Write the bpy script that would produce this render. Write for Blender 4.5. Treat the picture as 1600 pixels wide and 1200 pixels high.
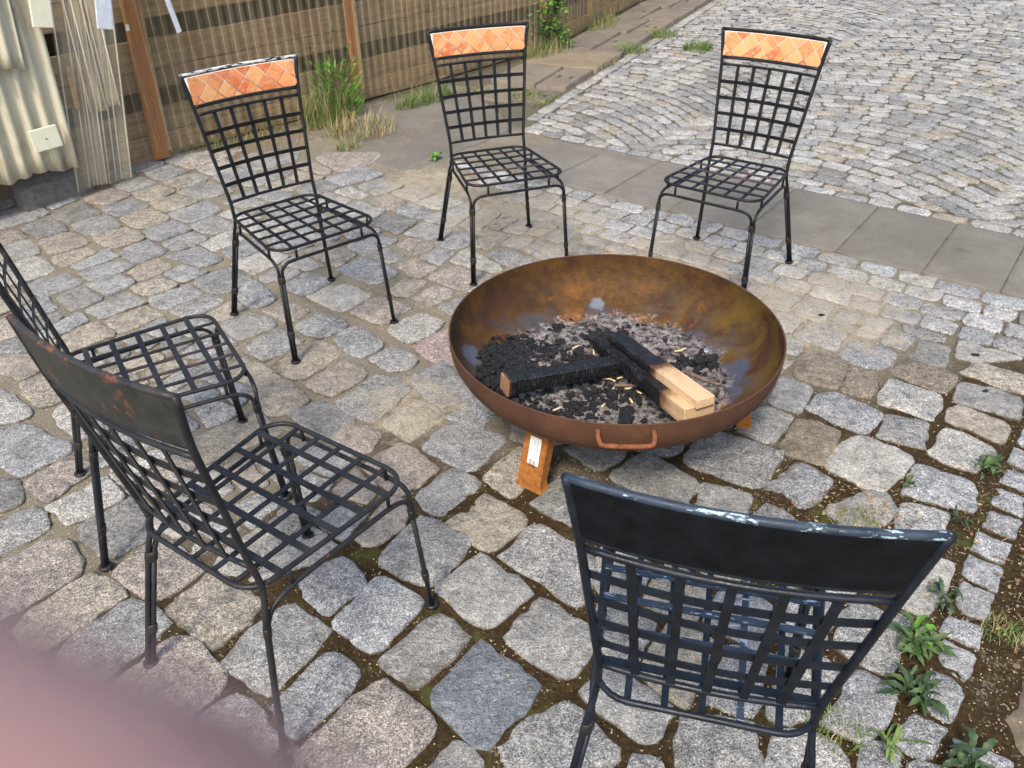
import bpy, math, random, json
import numpy as np
from mathutils import Vector, Matrix, noise
for o in list(bpy.data.objects): bpy.data.objects.remove(o)
S = bpy.context.scene
C = S.collection
random.seed(7)
# ---------------------------------------------------------------- camera
cam = bpy.data.cameras.new('camera'); camo = bpy.data.objects.new('camera', cam); C.objects.link(camo)
PITCH, ROLL, CH = 0.59764, -0.018135, 1.68155
_r = Vector((1, 0, 0)); _f = Vector((0, math.cos(PITCH), -math.sin(PITCH))); _u = Vector((0, math.sin(PITCH), math.cos(PITCH)))
cr, sr = math.cos(ROLL), math.sin(ROLL)
CR = cr*_r + sr*_u; CU = -sr*_r + cr*_u; CF = _f
m = Matrix.Identity(4)
for i in range(3):
    m[i][0] = CR[i]; m[i][1] = CU[i]; m[i][2] = -CF[i]
m[2][3] = CH
camo.matrix_world = m
cam.sensor_width = 36; cam.lens = 1258.42/1600*36
cam.clip_start = 0.003; cam.clip_end = 300
cam.dof.use_dof = True; cam.dof.focus_distance = 1.85; cam.dof.aperture_fstop = 12
S.camera = camo
# ---------------------------------------------------------------- light
SUN_EL, SUN_AZ = math.radians(52), math.radians(-108)     # azimuth of the sun, measured from +X towards +Y
w = bpy.data.worlds.new('World'); S.world = w; w.use_nodes = True
nt = w.node_tree; bg = nt.nodes['Background']
sky = nt.nodes.new('ShaderNodeTexSky'); sky.sky_type = 'NISHITA'; sky.sun_disc = False
sky.sun_elevation = SUN_EL; sky.sun_rotation = math.pi/2 - SUN_AZ
sky.air_density = 1.0; sky.dust_density = 3.0; sky.ozone_density = 1.0
nt.links.new(sky.outputs[0], bg.inputs[0]); bg.inputs[1].default_value = 0.12
sl = bpy.data.lights.new('sun', 'SUN'); sl.energy = 1.5; sl.angle = math.radians(10); sl.color = (1, .91, .79)
so = bpy.data.objects.new('sun', sl); C.objects.link(so)
sd = Vector((math.cos(SUN_EL)*math.cos(SUN_AZ), math.cos(SUN_EL)*math.sin(SUN_AZ), math.sin(SUN_EL)))
so.rotation_euler = (-sd).to_track_quat('-Z', 'Y').to_euler(); so.location = (0, 0, 8)
S.view_settings.view_transform = 'Standard'; S.view_settings.look = 'None'
S.view_settings.exposure = 1.13; S.view_settings.gamma = 1
S.view_settings.use_curve_mapping = False

# ---------------------------------------------------------------- materials
class NG:
    def __init__(s, name):
        s.m = bpy.data.materials.new(name); s.m.use_nodes = True; s.t = s.m.node_tree; s.n = s.t.nodes; s.l = s.t.links
        s.b = s.n['Principled BSDF']; s.out = s.n['Material Output']
    def lk(s, a, b): s.l.new(a, b)
    def setv(s, sock, v):
        if hasattr(v, 'links') or isinstance(v, bpy.types.NodeSocket): s.l.new(v, sock)
        elif isinstance(v, (tuple, list)) and sock.type == 'RGBA': sock.default_value = (*v[:3], 1)
        else: sock.default_value = v
    def pos(s):
        g = s.n.new('ShaderNodeNewGeometry'); return g.outputs['Position']
    def obj(s):
        g = s.n.new('ShaderNodeTexCoord'); return g.outputs['Object']
    def mapv(s, v, sc=(1,1,1), rot=(0,0,0), loc=(0,0,0)):
        q = s.n.new('ShaderNodeMapping'); s.l.new(v, q.inputs[0]); q.inputs['Scale'].default_value = sc; q.inputs['Rotation'].default_value = rot; q.inputs['Location'].default_value = loc; return q.outputs[0]
    def noise(s, v, sc, det=4, rough=.5, dist=0, col=False):
        q = s.n.new('ShaderNodeTexNoise'); s.l.new(v, q.inputs['Vector']); q.inputs['Scale'].default_value = sc; q.inputs['Detail'].default_value = det; q.inputs['Roughness'].default_value = rough; q.inputs['Distortion'].default_value = dist
        return q.outputs[1 if col else 0]
    def vor(s, v, sc, feat='F1', out=0, rnd=1):
        q = s.n.new('ShaderNodeTexVoronoi'); s.l.new(v, q.inputs['Vector']); q.feature = feat; q.inputs['Scale'].default_value = sc; q.inputs['Randomness'].default_value = rnd; return q.outputs[out]
    def ramp(s, v, pts, interp='LINEAR'):
        q = s.n.new('ShaderNodeValToRGB'); q.color_ramp.interpolation = interp; e = q.color_ramp.elements
        while len(e) < len(pts): e.new(.5)
        for a, (p, c) in zip(e, pts):
            a.position = p; a.color = (c, c, c, 1) if isinstance(c, (int, float)) else (*c, 1)
        s.l.new(v, q.inputs[0]); return q.outputs[0]
    def rng(s, v, a, b, c=0, d=1, smooth=True):
        q = s.n.new('ShaderNodeMapRange'); s.l.new(v, q.inputs[0]); q.inputs[1].default_value = a; q.inputs[2].default_value = b; q.inputs[3].default_value = c; q.inputs[4].default_value = d
        if smooth: q.interpolation_type = 'SMOOTHSTEP'
        return q.outputs[0]
    def mix(s, f, a, b, mode='MIX'):
        q = s.n.new('ShaderNodeMix'); q.data_type = 'RGBA'; q.blend_type = mode; s.setv(q.inputs[0], f); s.setv(q.inputs[6], a); s.setv(q.inputs[7], b); return q.outputs[2]
    def math(s, op, a, b=0.0, c=None):
        q = s.n.new('ShaderNodeMath'); q.operation = op; s.setv(q.inputs[0], a); s.setv(q.inputs[1], b)
        if c is not None: s.setv(q.inputs[2], c)
        return q.outputs[0]
    def sep(s, v):
        q = s.n.new('ShaderNodeSeparateXYZ'); s.l.new(v, q.inputs[0]); return q.outputs
    def attr(s, name, out=0):
        q = s.n.new('ShaderNodeAttribute'); q.attribute_name = name; return q.outputs[out]
    def bump(s, h, st=.5, dist=.01, prev=None):
        q = s.n.new('ShaderNodeBump'); q.inputs['Strength'].default_value = st; q.inputs['Distance'].default_value = dist; s.l.new(h, q.inputs['Height'])
        if prev is not None: s.l.new(prev, q.inputs['Normal'])
        return q.outputs[0]
    def done(s, col=None, rough=.8, nrm=None, metal=0, spec=.5):
        if col is not None: s.setv(s.b.inputs['Base Color'], col)
        s.setv(s.b.inputs['Roughness'], rough); s.setv(s.b.inputs['Metallic'], metal); s.b.inputs['Specular IOR Level'].default_value = spec
        if nrm is not None: s.lk(nrm, s.b.inputs['Normal'])
        return s.m

def simple(name, col, rough=.7, var=.25, sc=30, metal=0, bump=.2, spec=.4):
    g = NG(name); p = g.obj(); n = g.noise(p, sc, 5, .6)
    lo = tuple(c*(1-var) for c in col); hi = tuple(min(1, c*(1+var)) for c in col)
    return g.done(g.ramp(n, [(.3, lo), (.7, hi)]), rough, g.bump(n, bump, .004), metal, spec)

def sandmask(g, p):
    """where pale sand and seed husks lie over the paving: 0..1"""
    x, y, z = g.sep(p)
    n = g.noise(p, 2.3, 4, .6); n2 = g.noise(p, 16, 5, .65)
    far = g.math('MULTIPLY', g.rng(y, 1.7, 2.7), g.rng(y, 5.6, 4.4, .25, 1))
    def blob(cx, cy, r):
        dx = g.math('SUBTRACT', x, cx); dy = g.math('SUBTRACT', y, cy)
        d = g.math('SQRT', g.math('ADD', g.math('MULTIPLY', dx, dx), g.math('MULTIPLY', dy, dy)))
        return g.rng(d, r, r*.3)
    b = blob(1.35, 3.0, .55)
    for c in ((.1, 4.0, .7), (-.45, 4.6, .5), (.75, 3.5, .5), (.0, 1.02, .13), (-.35, 2.3, .35), (1.1, 1.25, .3), (-.75, 1.75, .3), (.05, .95, .2)): b = g.math('MAXIMUM', b, blob(*c))
    base = g.math('ADD', g.math('MULTIPLY', far, .22), g.math('MULTIPLY', b, .30))
    v = g.math('ADD', g.math('ADD', base, g.math('MULTIPLY', n, .5)), g.math('MULTIPLY', n2, .75))
    v = g.math('ADD', v, g.math('MULTIPLY', g.math('SUBTRACT', g.noise(p, 120, 3, .7), .5), .55)); return g.rng(v, .95, 1.16)

def granite(name):
    g = NG(name); p = g.pos(); tone = g.attr('tone')
    al = g.attr('tone', 3); va = g.n.new('ShaderNodeVectorMath'); g.lk(p, va.inputs[0]); cx = g.n.new('ShaderNodeCombineXYZ'); g.lk(g.math('MULTIPLY', al, 37), cx.inputs[0]); g.lk(g.math('MULTIPLY', al, 91), cx.inputs[1]); g.lk(cx.outputs[0], va.inputs[1]); wp = va.outputs[0]; g_al = al
    n1 = g.noise(wp, 210, 3, .7); n2 = g.noise(wp, 70, 4, .7); n3 = g.noise(wp, 9, 6, .68); n4 = g.noise(wp, 480, 2, .6)
    s = g.math('ADD', g.math('MULTIPLY', n1, .5), g.math('ADD', g.math('MULTIPLY', n2, .22), g.math('MULTIPLY', n4, .28)))
    c = g.ramp(s, [(.36, (.06, .063, .068)), (.45, (.185, .187, .19)), (.52, (.37, .368, .36)), (.59, (.70, .69, .66)), (.68, (.90, .89, .87))])
    soft = g.ramp(s, [(.36, (.15, .148, .14)), (.5, (.34, .335, .32)), (.62, (.56, .55, .52))]); c = g.mix(g.rng(g.math('FRACT', g.math('MULTIPLY', al, 7.3)), .35, .8, 0, .8), c, soft)
    lowv = g.ramp(n3, [(.28, (.60, .60, .59)), (.45, (.86, .86, .85)), (.58, (1.08, 1.07, 1.05)), (.75, (1.0, .95, .85))])
    mid = g.noise(g.mapv(p, loc=(2, 8, 4)), 33, 5, .75); c = g.mix(1.0, c, g.ramp(mid, [(.33, (.62, .62, .62)), (.5, (1, 1, 1)), (.68, (1.25, 1.23, 1.18))]), 'MULTIPLY')
    c = g.mix(1.0, c, lowv, 'MULTIPLY'); c = g.mix(1.0, c, tone, 'MULTIPLY')
    # rust and lichen flecks
    st = g.rng(g.noise(g.mapv(p, (1, 1, 1), loc=(7, 3, 0)), 5, 4, .65), .66, .78, 0, .45); c = g.mix(st, c, (.32, .2, .09))
    dk = g.rng(g.noise(g.mapv(p, loc=(3, 9, 0)), 14, 5, .7), .62, .74, 0, .6); c = g.mix(dk, c, (.12, .11, .095))
    # sand lying on top
    sm = sandmask(g, p); sc_ = g.ramp(g.noise(p, 260, 2, .7), [(.35, (.24, .2, .14)), (.6, (.55, .48, .36))])
    c = g.mix(g.math('MULTIPLY', sm, .66), c, sc_)
    # soil on the flanks
    x, y, z = g.sep(p); zz = g.math('ADD', z, g.math('MULTIPLY', g.math('SUBTRACT', n2, .5), .012))
    fl = g.rng(zz, -.001, -.010); c = g.mix(fl, c, (.11, .09, .06))
    h = g.math('ADD', g.math('MULTIPLY', n1, .5), g.math('ADD', g.math('MULTIPLY', n2, 1.0), g.math('MULTIPLY', n3, 2.0)))
    return g.done(c, .82, g.bump(h, 1.0, .010), 0, .3)
M = {}
M['granite'] = granite('granite')

def joints():
    g = NG('joint_soil'); p = g.pos(); x, y, z = g.sep(p)
    f = g.noise(p, 300, 3, .7); f2 = g.noise(p, 90, 4, .7); big = g.noise(p, 3.0, 4, .6)
    sp = g.vor(p, 260, out=1); spv = g.sep(sp)[0]
    moss = g.ramp(f2, [(.3, (.020, .013, .006)), (.55, (.055, .034, .013)), (.72, (.085, .066, .020))])
    green = g.rng(g.noise(p, 7, 4, .6), .56, .68, 0, .75); moss = g.mix(green, moss, g.ramp(f, [(.35, (.04, .045, .012)), (.65, (.13, .13, .035))]))
    husk = g.math('MULTIPLY', g.rng(spv, .93, .97), g.rng(big, .45, .6)); moss = g.mix(husk, moss, (.36, .30, .21))
    sand = g.ramp(f, [(.32, (.09, .078, .055)), (.5, (.25, .22, .16)), (.68, (.46, .41, .31))])
    sand = g.mix(g.rng(big, .35, .7, 0, .5), sand, (.17, .15, .11))
    d = g.math('ADD', y, g.math('MULTIPLY', g.math('SUBTRACT', big, .5), 1.6))
    d = g.math('SUBTRACT', d, g.math('MULTIPLY', g.math('MAXIMUM', g.math('SUBTRACT', x, .3), 0.0), .35))
    d = g.math('ADD', d, g.math('MULTIPLY', g.math('MAXIMUM', g.math('SUBTRACT', -.35, x), 0.0), .9))
    k = g.rng(d, 1.75, 2.55); fanj = g.math('ADD', g.math('MULTIPLY', x, .61), g.math('MULTIPLY', y, .792)); sand = g.mix(g.rng(fanj, 4.45, 4.6, 0, .7), sand, (.10, .095, .065)); c = g.mix(k, moss, sand)
    sm = sandmask(g, p); c = g.mix(g.math('MULTIPLY', sm, .8), c, g.ramp(f, [(.35, (.24, .2, .14)), (.62, (.56, .49, .37))]))
    return g.done(c, .95, g.bump(g.math('ADD', f, f2), .9, .006), 0, .2)
M['joint'] = joints()

def slabmat(name, c0, c1, stain=(.3, .22, .2)):
    g = NG(name); p = g.pos(); t = g.attr('tone'); a = g.noise(p, 4, 6, .65); b = g.noise(p, 140, 4, .7); d = g.noise(p, 25, 4, .6)
    c = g.ramp(a, [(.3, c0), (.7, c1)]); c = g.mix(g.rng(b, .35, .65, 0, .5), c, tuple(v*.62 for v in c0))
    c = g.mix(g.rng(d, .6, .75, 0, .4), c, stain); c = g.mix(1.0, c, t, 'MULTIPLY')
    c = g.mix(g.rng(g.vor(p, 55), .06, .03, 0, .7), c, (.55, .5, .4))
    sm = sandmask(g, p); c = g.mix(g.math('MULTIPLY', sm, .55), c, g.ramp(g.noise(p, 260, 2, .7), [(.35, (.22, .19, .14)), (.6, (.46, .41, .32))])); c = g.mix(g.rng(g.noise(g.mapv(p, loc=(5, 5, 0)), 1.6, 6, .7), .46, .62, 0, .45), c, (.13, .118, .10))
    return g.done(c, .88, g.bump(g.math('ADD', b, d), .5, .004), 0, .25)
M['slab'] = slabmat('grey_slab', (.165, .150, .127), (.255, .238, .203), (.27, .205, .17))
M['kerbslab'] = slabmat('brown_slab', (.185, .155, .12), (.285, .245, .19), (.14, .12, .095))
M['concrete'] = slabmat('old_concrete', (.16, .15, .13), (.24, .22, .185), (.36, .32, .25))

def iron(name, c0=(.012, .013, .015), rust=.0, chips=0.0, chipcol=(.55, .62, .66), rough=.42, spec=.32, wear=.4):
    g = NG(name); p = g.obj(); a = g.noise(p, 22, 5, .65); b = g.noise(p, 160, 3, .6)
    c = g.ramp(a, [(.35, c0), (.7, tuple(v*1.9+.002 for v in c0))])
    if rust: c = g.mix(g.rng(g.noise(g.mapv(p, loc=(4, 1, 2)), 24, 6, .75), .62-rust*.12, .72-rust*.1, 0, .85), c, (.16, .065, .03))
    if chips: c = g.mix(g.rng(g.noise(g.mapv(p, (.35, 1.6, 1.6), loc=(1, 6, 2)), 55, 6, .7), .66-chips*.22, .675-chips*.22, 0, .9), c, chipcol)
    # pale wear that lies in drops and scuffs
    c = g.mix(g.rng(g.noise(g.mapv(p, loc=(9, 2, 5)), 45, 4, .7), .70, .76, 0, wear), c, (.16, .175, .19))
    return g.done(c, g.rng(a, .3, .7, rough-.08, rough+.18), g.bump(g.math('ADD', a, b), .25, .002), 0, spec)
M['iron'] = iron('black_iron', (.006, .0065, .0075)); M['iron_blue'] = iron('blue_black_iron', (.006, .009, .014), rough=.36)
M['plate_black'] = iron('black_back_plate', (.0025, .0035, .0055), rough=.5, spec=.2, wear=.15)
M['iron_worn'] = iron('worn_iron', (.013, .0135, .015), .05)
M['rail_white'] = iron('chipped_rail_white', chips=.8, chipcol=(.6, .62, .62)); M['rail_blue'] = iron('chipped_rail_blue', (.02, .03, .045), chips=.28, chipcol=(.45, .62, .70))
M['rail_rust'] = iron('rusty_rail', (.022, .021, .021), rust=.8); M['plate_green'] = iron('grey_green_plate', (.022, .024, .021), .0, rough=.5)
M['plate_rust'] = iron('plate_with_rust', (.022, .024, .022), .35, rough=.5)
M['collar'] = iron('rusty_collar', (.014, .0125, .012), .1)
M['seat_rust'] = iron('seat_bar_with_rust', (.03, .026, .026), .8)
M['seat_pale'] = iron('seat_bar_worn_sky_glare', (.02, .03, .045), 0, chips=.35, chipcol=(.3, .38, .47))  # pale blue flecks: wear plus sky glare put into the colour

def tilem(name, c0, c1):
    g = NG(name); p = g.obj(); r = g.n.new('ShaderNodeObjectInfo').outputs['Random']
    q = g.mapv(p, (1, 1, 2.2), (0, .6, .3)); a = g.noise(q, 22, 6, .7, 1.6); b = g.noise(q, 60, 4, .6, 1)
    c = g.ramp(a, [(.25, c0), (.5, c1), (.62, (.66, .35, .16)), (.72, c1), (.85, c0)])
    c = g.mix(g.rng(b, .62, .70, 0, .55), c, (.22, .11, .05))
    return g.done(c, .45, g.bump(b, .15, .002))
M['tile_a'] = tilem('orange_marble', (.60, .17, .05), (.70, .27, .095)); M['tile_b'] = tilem('red_marble', (.52, .11, .035), (.62, .17, .06)); M['tile_c'] = tilem('yellow_marble', (.66, .26, .085), (.74, .38, .16))
M['grout'] = simple('grout', (.58, .54, .48), .8, .15, 80)

def rust(name, inside=False):
    g = NG(name); p = g.obj(); x, y, z = g.sep(p)
    a = g.noise(p, 6, 6, .65, .4); b = g.noise(p, 90, 4, .7); q = g.mapv(p, (1, 1, .5)); streak = g.noise(g.mapv(p, (1, 1, .12)), 40, 4, .6)
    if not inside:
        c = g.ramp(a, [(.3, (.065, .032, .020)), (.55, (.105, .050, .028)), (.75, (.15, .072, .036))]); c = g.mix(g.rng(b, .4, .65, 0, .35), c, (.09, .035, .018))
        return g.done(c, .85, g.bump(b, .3, .002), 0, .25)
    a = g.noise(g.mapv(p, (1, 1, 1.6)), 4.2, 8, .72, .6); c = g.ramp(a, [(.25, (.022, .010, .006)), (.42, (.052, .021, .008)), (.54, (.088, .043, .007)), (.64, (.135, .056, .009)), (.76, (.060, .022, .010))]); c = g.mix(g.rng(g.noise(g.mapv(p, loc=(6, 2, 9)), 10, 6, .7), .5, .68, 0, .65), c, (.028, .016, .010))
    c = g.mix(g.rng(streak, .35, .7, 0, .55), c, (.050, .022, .008)); c = g.mix(g.math('MULTIPLY', g.rng(x, .1, .45, 0, .45), g.rng(a, .4, .6)), c, (.11, .075, .010))
    # heat bloom and soot near the fire
    rad = g.math('SQRT', g.math('ADD', g.math('MULTIPLY', x, x), g.math('MULTIPLY', y, y)))
    n2 = g.noise(g.mapv(p, loc=(2, 5, 1)), 7, 6, .65, .6); n3 = g.noise(g.mapv(p, loc=(8, 1, 3)), 5, 5, .6, .3)
    low = g.rng(g.math('ADD', rad, g.math('MULTIPLY', g.math('SUBTRACT', n2, .5), .35)), .50, .38)
    c = g.mix(g.math('MULTIPLY', low, g.rng(n3, .42, .58, 0, .95)), c, g.ramp(n2, [(.3, (.028, .024, .024)), (.55, (.075, .078, .095)), (.75, (.13, .14, .165))]))
    c = g.mix(g.math('MULTIPLY', low, g.rng(n3, .46, .34, 0, .85)), c, g.ramp(b, [(.35, (.22, .085, .025)), (.65, (.38, .15, .035))]))
    # rounded blue-grey splashes
    def blob(cx, cy, r, c, col, k=.85):
        dx = g.math('SUBTRACT', x, cx); dy = g.math('SUBTRACT', y, cy); d = g.math('SQRT', g.math('ADD', g.math('MULTIPLY', dx, dx), g.math('MULTIPLY', dy, dy)))
        d = g.math('ADD', d, g.math('MULTIPLY', g.math('SUBTRACT', n2, .5), r*3.2)); return g.mix(g.rng(d, r, r*.5, 0, k), c, col)
    c = blob(-.46, .06, .055, c, (.085, .10, .135)); c = blob(.0, .44, .035, c, (.16, .18, .22)); c = blob(.02, .38, .03, c, (.10, .11, .14)); c = blob(.40, -.03, .08, c, (.055, .065, .10)); c = blob(.36, -.14, .06, c, (.07, .08, .11), .7)
    ash = g.rng(g.math('ADD', rad, g.math('MULTIPLY', g.math('SUBTRACT', g.noise(p, 24, 5, .7), .5), .20)), .41, .36, 0, .85); c = g.mix(g.math('MULTIPLY', ash, g.rng(b, .42, .6)), c, (.36, .31, .28))
    return g.done(c, g.rng(b, .35, .65, .62, .88), g.bump(g.math('ADD', a, b), .45, .003), 0, .3)
M['rust_out'] = rust('rusty_steel_outside'); M['rust_in'] = rust('rusty_steel_inside', True)
M['rust_leg'] = simple('orange_rust', (.30, .115, .028), .9, .35, 60, bump=.4, spec=.15)
M['rust_handle'] = simple('handle_rust', (.20, .075, .035), .85, .4, 60, bump=.4, spec=.2)

def ashm():
    g = NG('ash'); p = g.obj(); a = g.noise(p, 60, 6, .75); b = g.noise(p, 12, 5, .6); d = g.noise(p, 240, 3, .7)
    c = g.ramp(a, [(.30, (.07, .065, .065)), (.42, (.30, .265, .25)), (.54, (.50, .455, .43)), (.68, (.74, .70, .67))])
    bb = g.noise(g.mapv(p, loc=(5, 5, 5)), 38, 6, .75); c = g.mix(g.rng(bb, .47, .57, 0, .88), c, (.05, .046, .048)); c = g.mix(g.rng(b, .52, .66, 0, .85), c, (.035, .033, .035)); c = g.mix(g.rng(d, .5, .65, 0, .4), c, (.12, .1, .095))
    c = g.mix(g.rng(g.noise(g.mapv(p, loc=(3, 3, 3)), 7, 4, .6), .58, .7, 0, .5), c, (.46, .24, .15))
    return g.done(c, .98, g.bump(g.math('ADD', a, d), 1, .01), 0, .1)
M['ash'] = ashm()
def coal(name='charcoal', k=1.):
    g = NG(name); p = g.pos(); a = g.noise(p, 70, 5, .7); b = g.vor(p, 110, 'DISTANCE_TO_EDGE')
    c = g.ramp(a, [(.35, (.006*k, .006*k, .008*k)), (.62, (.022*k, .022*k, .026*k)), (.8, (.10*k, .10*k, .11*k))])
    return g.done(c, .6, g.bump(g.math('ADD', a, b), 1, .01), 0, .45)
M['coal'] = coal()
def timber(name, a0, a1, spread=.05, dk=1., bs=1.):
    """pale sawn wood, charred where local x < a0"""
    g = NG(name); p = g.obj(); x, y, z = g.sep(p)
    gr = g.noise(g.mapv(p, (3, 60, 60)), 1.3, 5, .6, 1.0); fine = g.noise(g.mapv(p, (8, 200, 200)), 1.5, 3, .6)
    wd = g.ramp(gr, [(.3, (.56, .36, .19)), (.55, (.68, .47, .27)), (.75, (.74, .55, .35))]); wd = g.mix(g.rng(fine, .4, .7, 0, .25), wd, (.40, .22, .10))
    n = g.noise(p, 28, 5, .6); e = g.math('ADD', x, g.math('MULTIPLY', g.math('SUBTRACT', n, .5), spread*2))
    brown = g.rng(g.math('ADD', e, g.math('MULTIPLY', g.math('SUBTRACT', g.noise(p, 9, 4, .6), .5), .08*bs)), a0+.085*bs+.002, a0+.0); ch = g.rng(e, a0+.012, a0-.012)
    ck = g.vor(g.mapv(p, (1.5, .45, .45)), 62, 'DISTANCE_TO_EDGE'); k2 = g.noise(g.mapv(p, (14, 90, 90)), 1.2, 5, .7); ck = g.math('ADD', g.math('MULTIPLY', ck, .5), g.math('MULTIPLY', k2, .35)); cc = g.ramp(ck, [(.10, (.002, .002, .002)), (.22, (.008, .008, .009)), (.34, (.020, .0205, .023)), (.48, (.045, .046, .052))])
    wd = g.mix(1.0, wd, (dk, dk*.88, dk*.75), 'MULTIPLY') if dk != 1 else wd; c = g.mix(brown, wd, (.13, .055, .02)); c = g.mix(ch, c, cc)
    hb = g.math('MULTIPLY', ck, g.math('MULTIPLY', ch, 2.2))
    return g.done(c, g.rng(ch, 0, 1, .75, .5), g.bump(g.math('ADD', hb, g.math('ADD', g.math('MULTIPLY', n, .3), g.math('MULTIPLY', fine, .25))), .8, .006), 0, .4)

def plank():
    g = NG('weathered_board'); p = g.obj(); r = g.n.new('ShaderNodeObjectInfo').outputs['Random']
    off = g.n.new('ShaderNodeCombineXYZ'); g.lk(g.math('MULTIPLY', r, 9), off.inputs[0]); g.lk(g.math('MULTIPLY', r, 5), off.inputs[2])
    v = g.n.new('ShaderNodeVectorMath'); g.lk(p, v.inputs[0]); g.lk(off.outputs[0], v.inputs[1]); q = v.outputs[0]
    a = g.noise(g.mapv(q, (1.5, 30, 24)), 1.5, 6, .65, .8); b = g.noise(g.mapv(q, (5, 90, 90)), 2, 4, .7); st = g.noise(q, 2.2, 5, .65)
    c = g.ramp(a, [(.25, (.16, .12, .085)), (.5, (.31, .24, .165)), (.75, (.45, .37, .27))])
    c = g.mix(g.rng(b, .5, .75, 0, .5), c, (.09, .06, .035)); c = g.mix(g.rng(st, .5, .72, 0, .65), c, (.10, .088, .06))
    c = g.mix(1, c, g.ramp(r, [(0, (.8, .8, .78)), (1, (1.12, 1.08, 1.0))]), 'MULTIPLY')
    return g.done(c, .9, g.bump(g.math('ADD', a, b), .6, .006), 0, .15)
M['plank'] = plank()
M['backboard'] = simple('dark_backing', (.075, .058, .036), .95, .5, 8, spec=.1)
def batten():
    g = NG('orange_pine'); p = g.obj(); wv = g.n.new('ShaderNodeTexWave'); wv.bands_direction = 'X'; g.lk(g.mapv(p, (1, 1, .08)), wv.inputs[0]); wv.inputs['Scale'].default_value = 26; wv.inputs['Distortion'].default_value = 6; wv.inputs['Detail'].default_value = 3
    c = g.ramp(wv.outputs[1], [(0, (.23, .075, .018)), (.5, (.40, .16, .045)), (1, (.50, .23, .075))]); c = g.mix(g.rng(g.noise(p, 9, 5, .6), .5, .7, 0, .5), c, (.2, .09, .04))
    return g.done(c, .7, g.bump(wv.outputs[1], .3, .002), 0, .3)
M['batten'] = batten()
M['batten_pale'] = simple('pale_pine', (.42, .30, .18), .75, .25, 20)
M['white_wood'] = simple('whitewashed_lath', (.60, .64, .70), .6, .12, 40)
def sheetm(name, col, alpha, rough=.35, dirt=.85):
    g = NG(name); p = g.obj(); a = g.noise(g.mapv(p, (1, 1, .25)), 9, 6, .65); x, y, z = g.sep(p)
    c = g.mix(g.rng(a, .45, .68, 0, dirt), col, tuple(v*w_ for v, w_ in zip(col, (.42, .38, .32)))); c = g.mix(g.rng(g.noise(g.mapv(p, (1, 1, .1)), 40, 4, .6), .5, .7, 0, dirt*.6), c, tuple(v*w_ for v, w_ in zip(col, (.62, .50, .30))))
    tr = g.n.new('ShaderNodeBsdfTransparent'); tr.inputs[0].default_value = (.97, .94, .89, 1); mx = g.n.new('ShaderNodeMixShader')
    g.setv(g.b.inputs['Base Color'], c); g.b.inputs['Roughness'].default_value = rough; g.b.inputs['Specular IOR Level'].default_value = .6
    g.setv(mx.inputs[0], g.rng(a, .3, .75, alpha*.8, min(1, alpha*1.25))); g.lk(tr.outputs[0], mx.inputs[1]); g.lk(g.b.outputs[0], mx.inputs[2]); g.lk(mx.outputs[0], g.out.inputs[0])
    return g.m
M['clear'] = sheetm('clear_corrugated_plastic', (.50, .45, .33), .10, .2); M['rib'] = sheetm('milky_rib_glint', (.80, .74, .56), .26, .2, .2); M['clear_thick'] = sheetm('yellowed_clear_plastic', (.80, .76, .62), .15, .08, .15); M['rib_glint_bright'] = sheetm('bright_rib_glint', (.95, .92, .78), .9, .15, .0); M['cream_sheet'] = sheetm('cream_fibreglass', (.66, .62, .47), .95, .5)  # pale rib colours stand for the gloss along the sheet ridges
M['cream_plate'] = simple('cream_plate', (.74, .72, .55), .5, .06, 20); M['dark'] = simple('dark_metal', (.05, .045, .04), .6)
M['block'] = simple('grey_block', (.15, .14, .125), .9, .3, 25, bump=.5)
def leafm(name, c0, c1):
    g = NG(name); p = g.pos(); r = g.n.new('ShaderNodeObjectInfo').outputs['Random']; a = g.noise(p, 35, 4, .6)
    c = g.ramp(a, [(.3, c0), (.7, c1)]); g.b.inputs['Subsurface Weight'].default_value = 0
    return g.done(c, .55, g.bump(g.noise(p, 200, 3), .2, .002), 0, .35)
M['leaf'] = leafm('weed_leaf', (.03, .065, .018), (.10, .15, .05)); M['leaf_dark'] = leafm('dark_weed_leaf', (.02, .045, .018), (.06, .10, .04)); M['leaf_bright'] = leafm('bright_leaf', (.06, .16, .02), (.16, .33, .05)); M['leaf_red'] = leafm('reddish_leaf', (.06, .02, .03), (.14, .05, .06))
M['grass'] = leafm('grass_green', (.06, .12, .02), (.17, .25, .06)); M['straw'] = leafm('dry_straw', (.24, .17, .07), (.46, .36, .18)); M['dryleaf'] = leafm('dry_leaf', (.15, .06, .03), (.33, .17, .08))
M['crumb'] = simple('seed_husks', (.50, .42, .29), .9, .45, 200, spec=.1); M['twig'] = simple('twig_bark', (.16, .11, .085), .85, .4, 60); M['soil'] = slabmat('dry_soil', (.10, .08, .055), (.30, .25, .18), (.06, .045, .03))
M['cap'] = simple('grey_metal_cap', (.38, .42, .50), .35, .15, 60, metal=.5); M['paperlabel'] = simple('white_paper_label', (.78, .77, .72), .6, .05, 40); M['ink'] = simple('black_ink', (.03, .03, .035), .6, .1, 40)
M['stick'] = simple('pale_stick', (.60, .49, .28), .75, .2, 80)
def skinm():
    g = NG('skin'); p = g.obj(); a = g.noise(p, 300, 4, .6); g.b.inputs['Subsurface Weight'].default_value = .6; g.b.inputs['Subsurface Radius'].default_value = (.010, .0045, .0035); g.b.inputs['Subsurface Scale'].default_value = 1
    return g.done(g.ramp(a, [(.3, (.34, .205, .19)), (.7, (.37, .232, .215))]), .5, g.bump(a, .1, .0005), 0, .4)
M['skin'] = skinm(); M['nail'] = simple('nail', (.66, .40, .35), .3, .05, 100)

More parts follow.
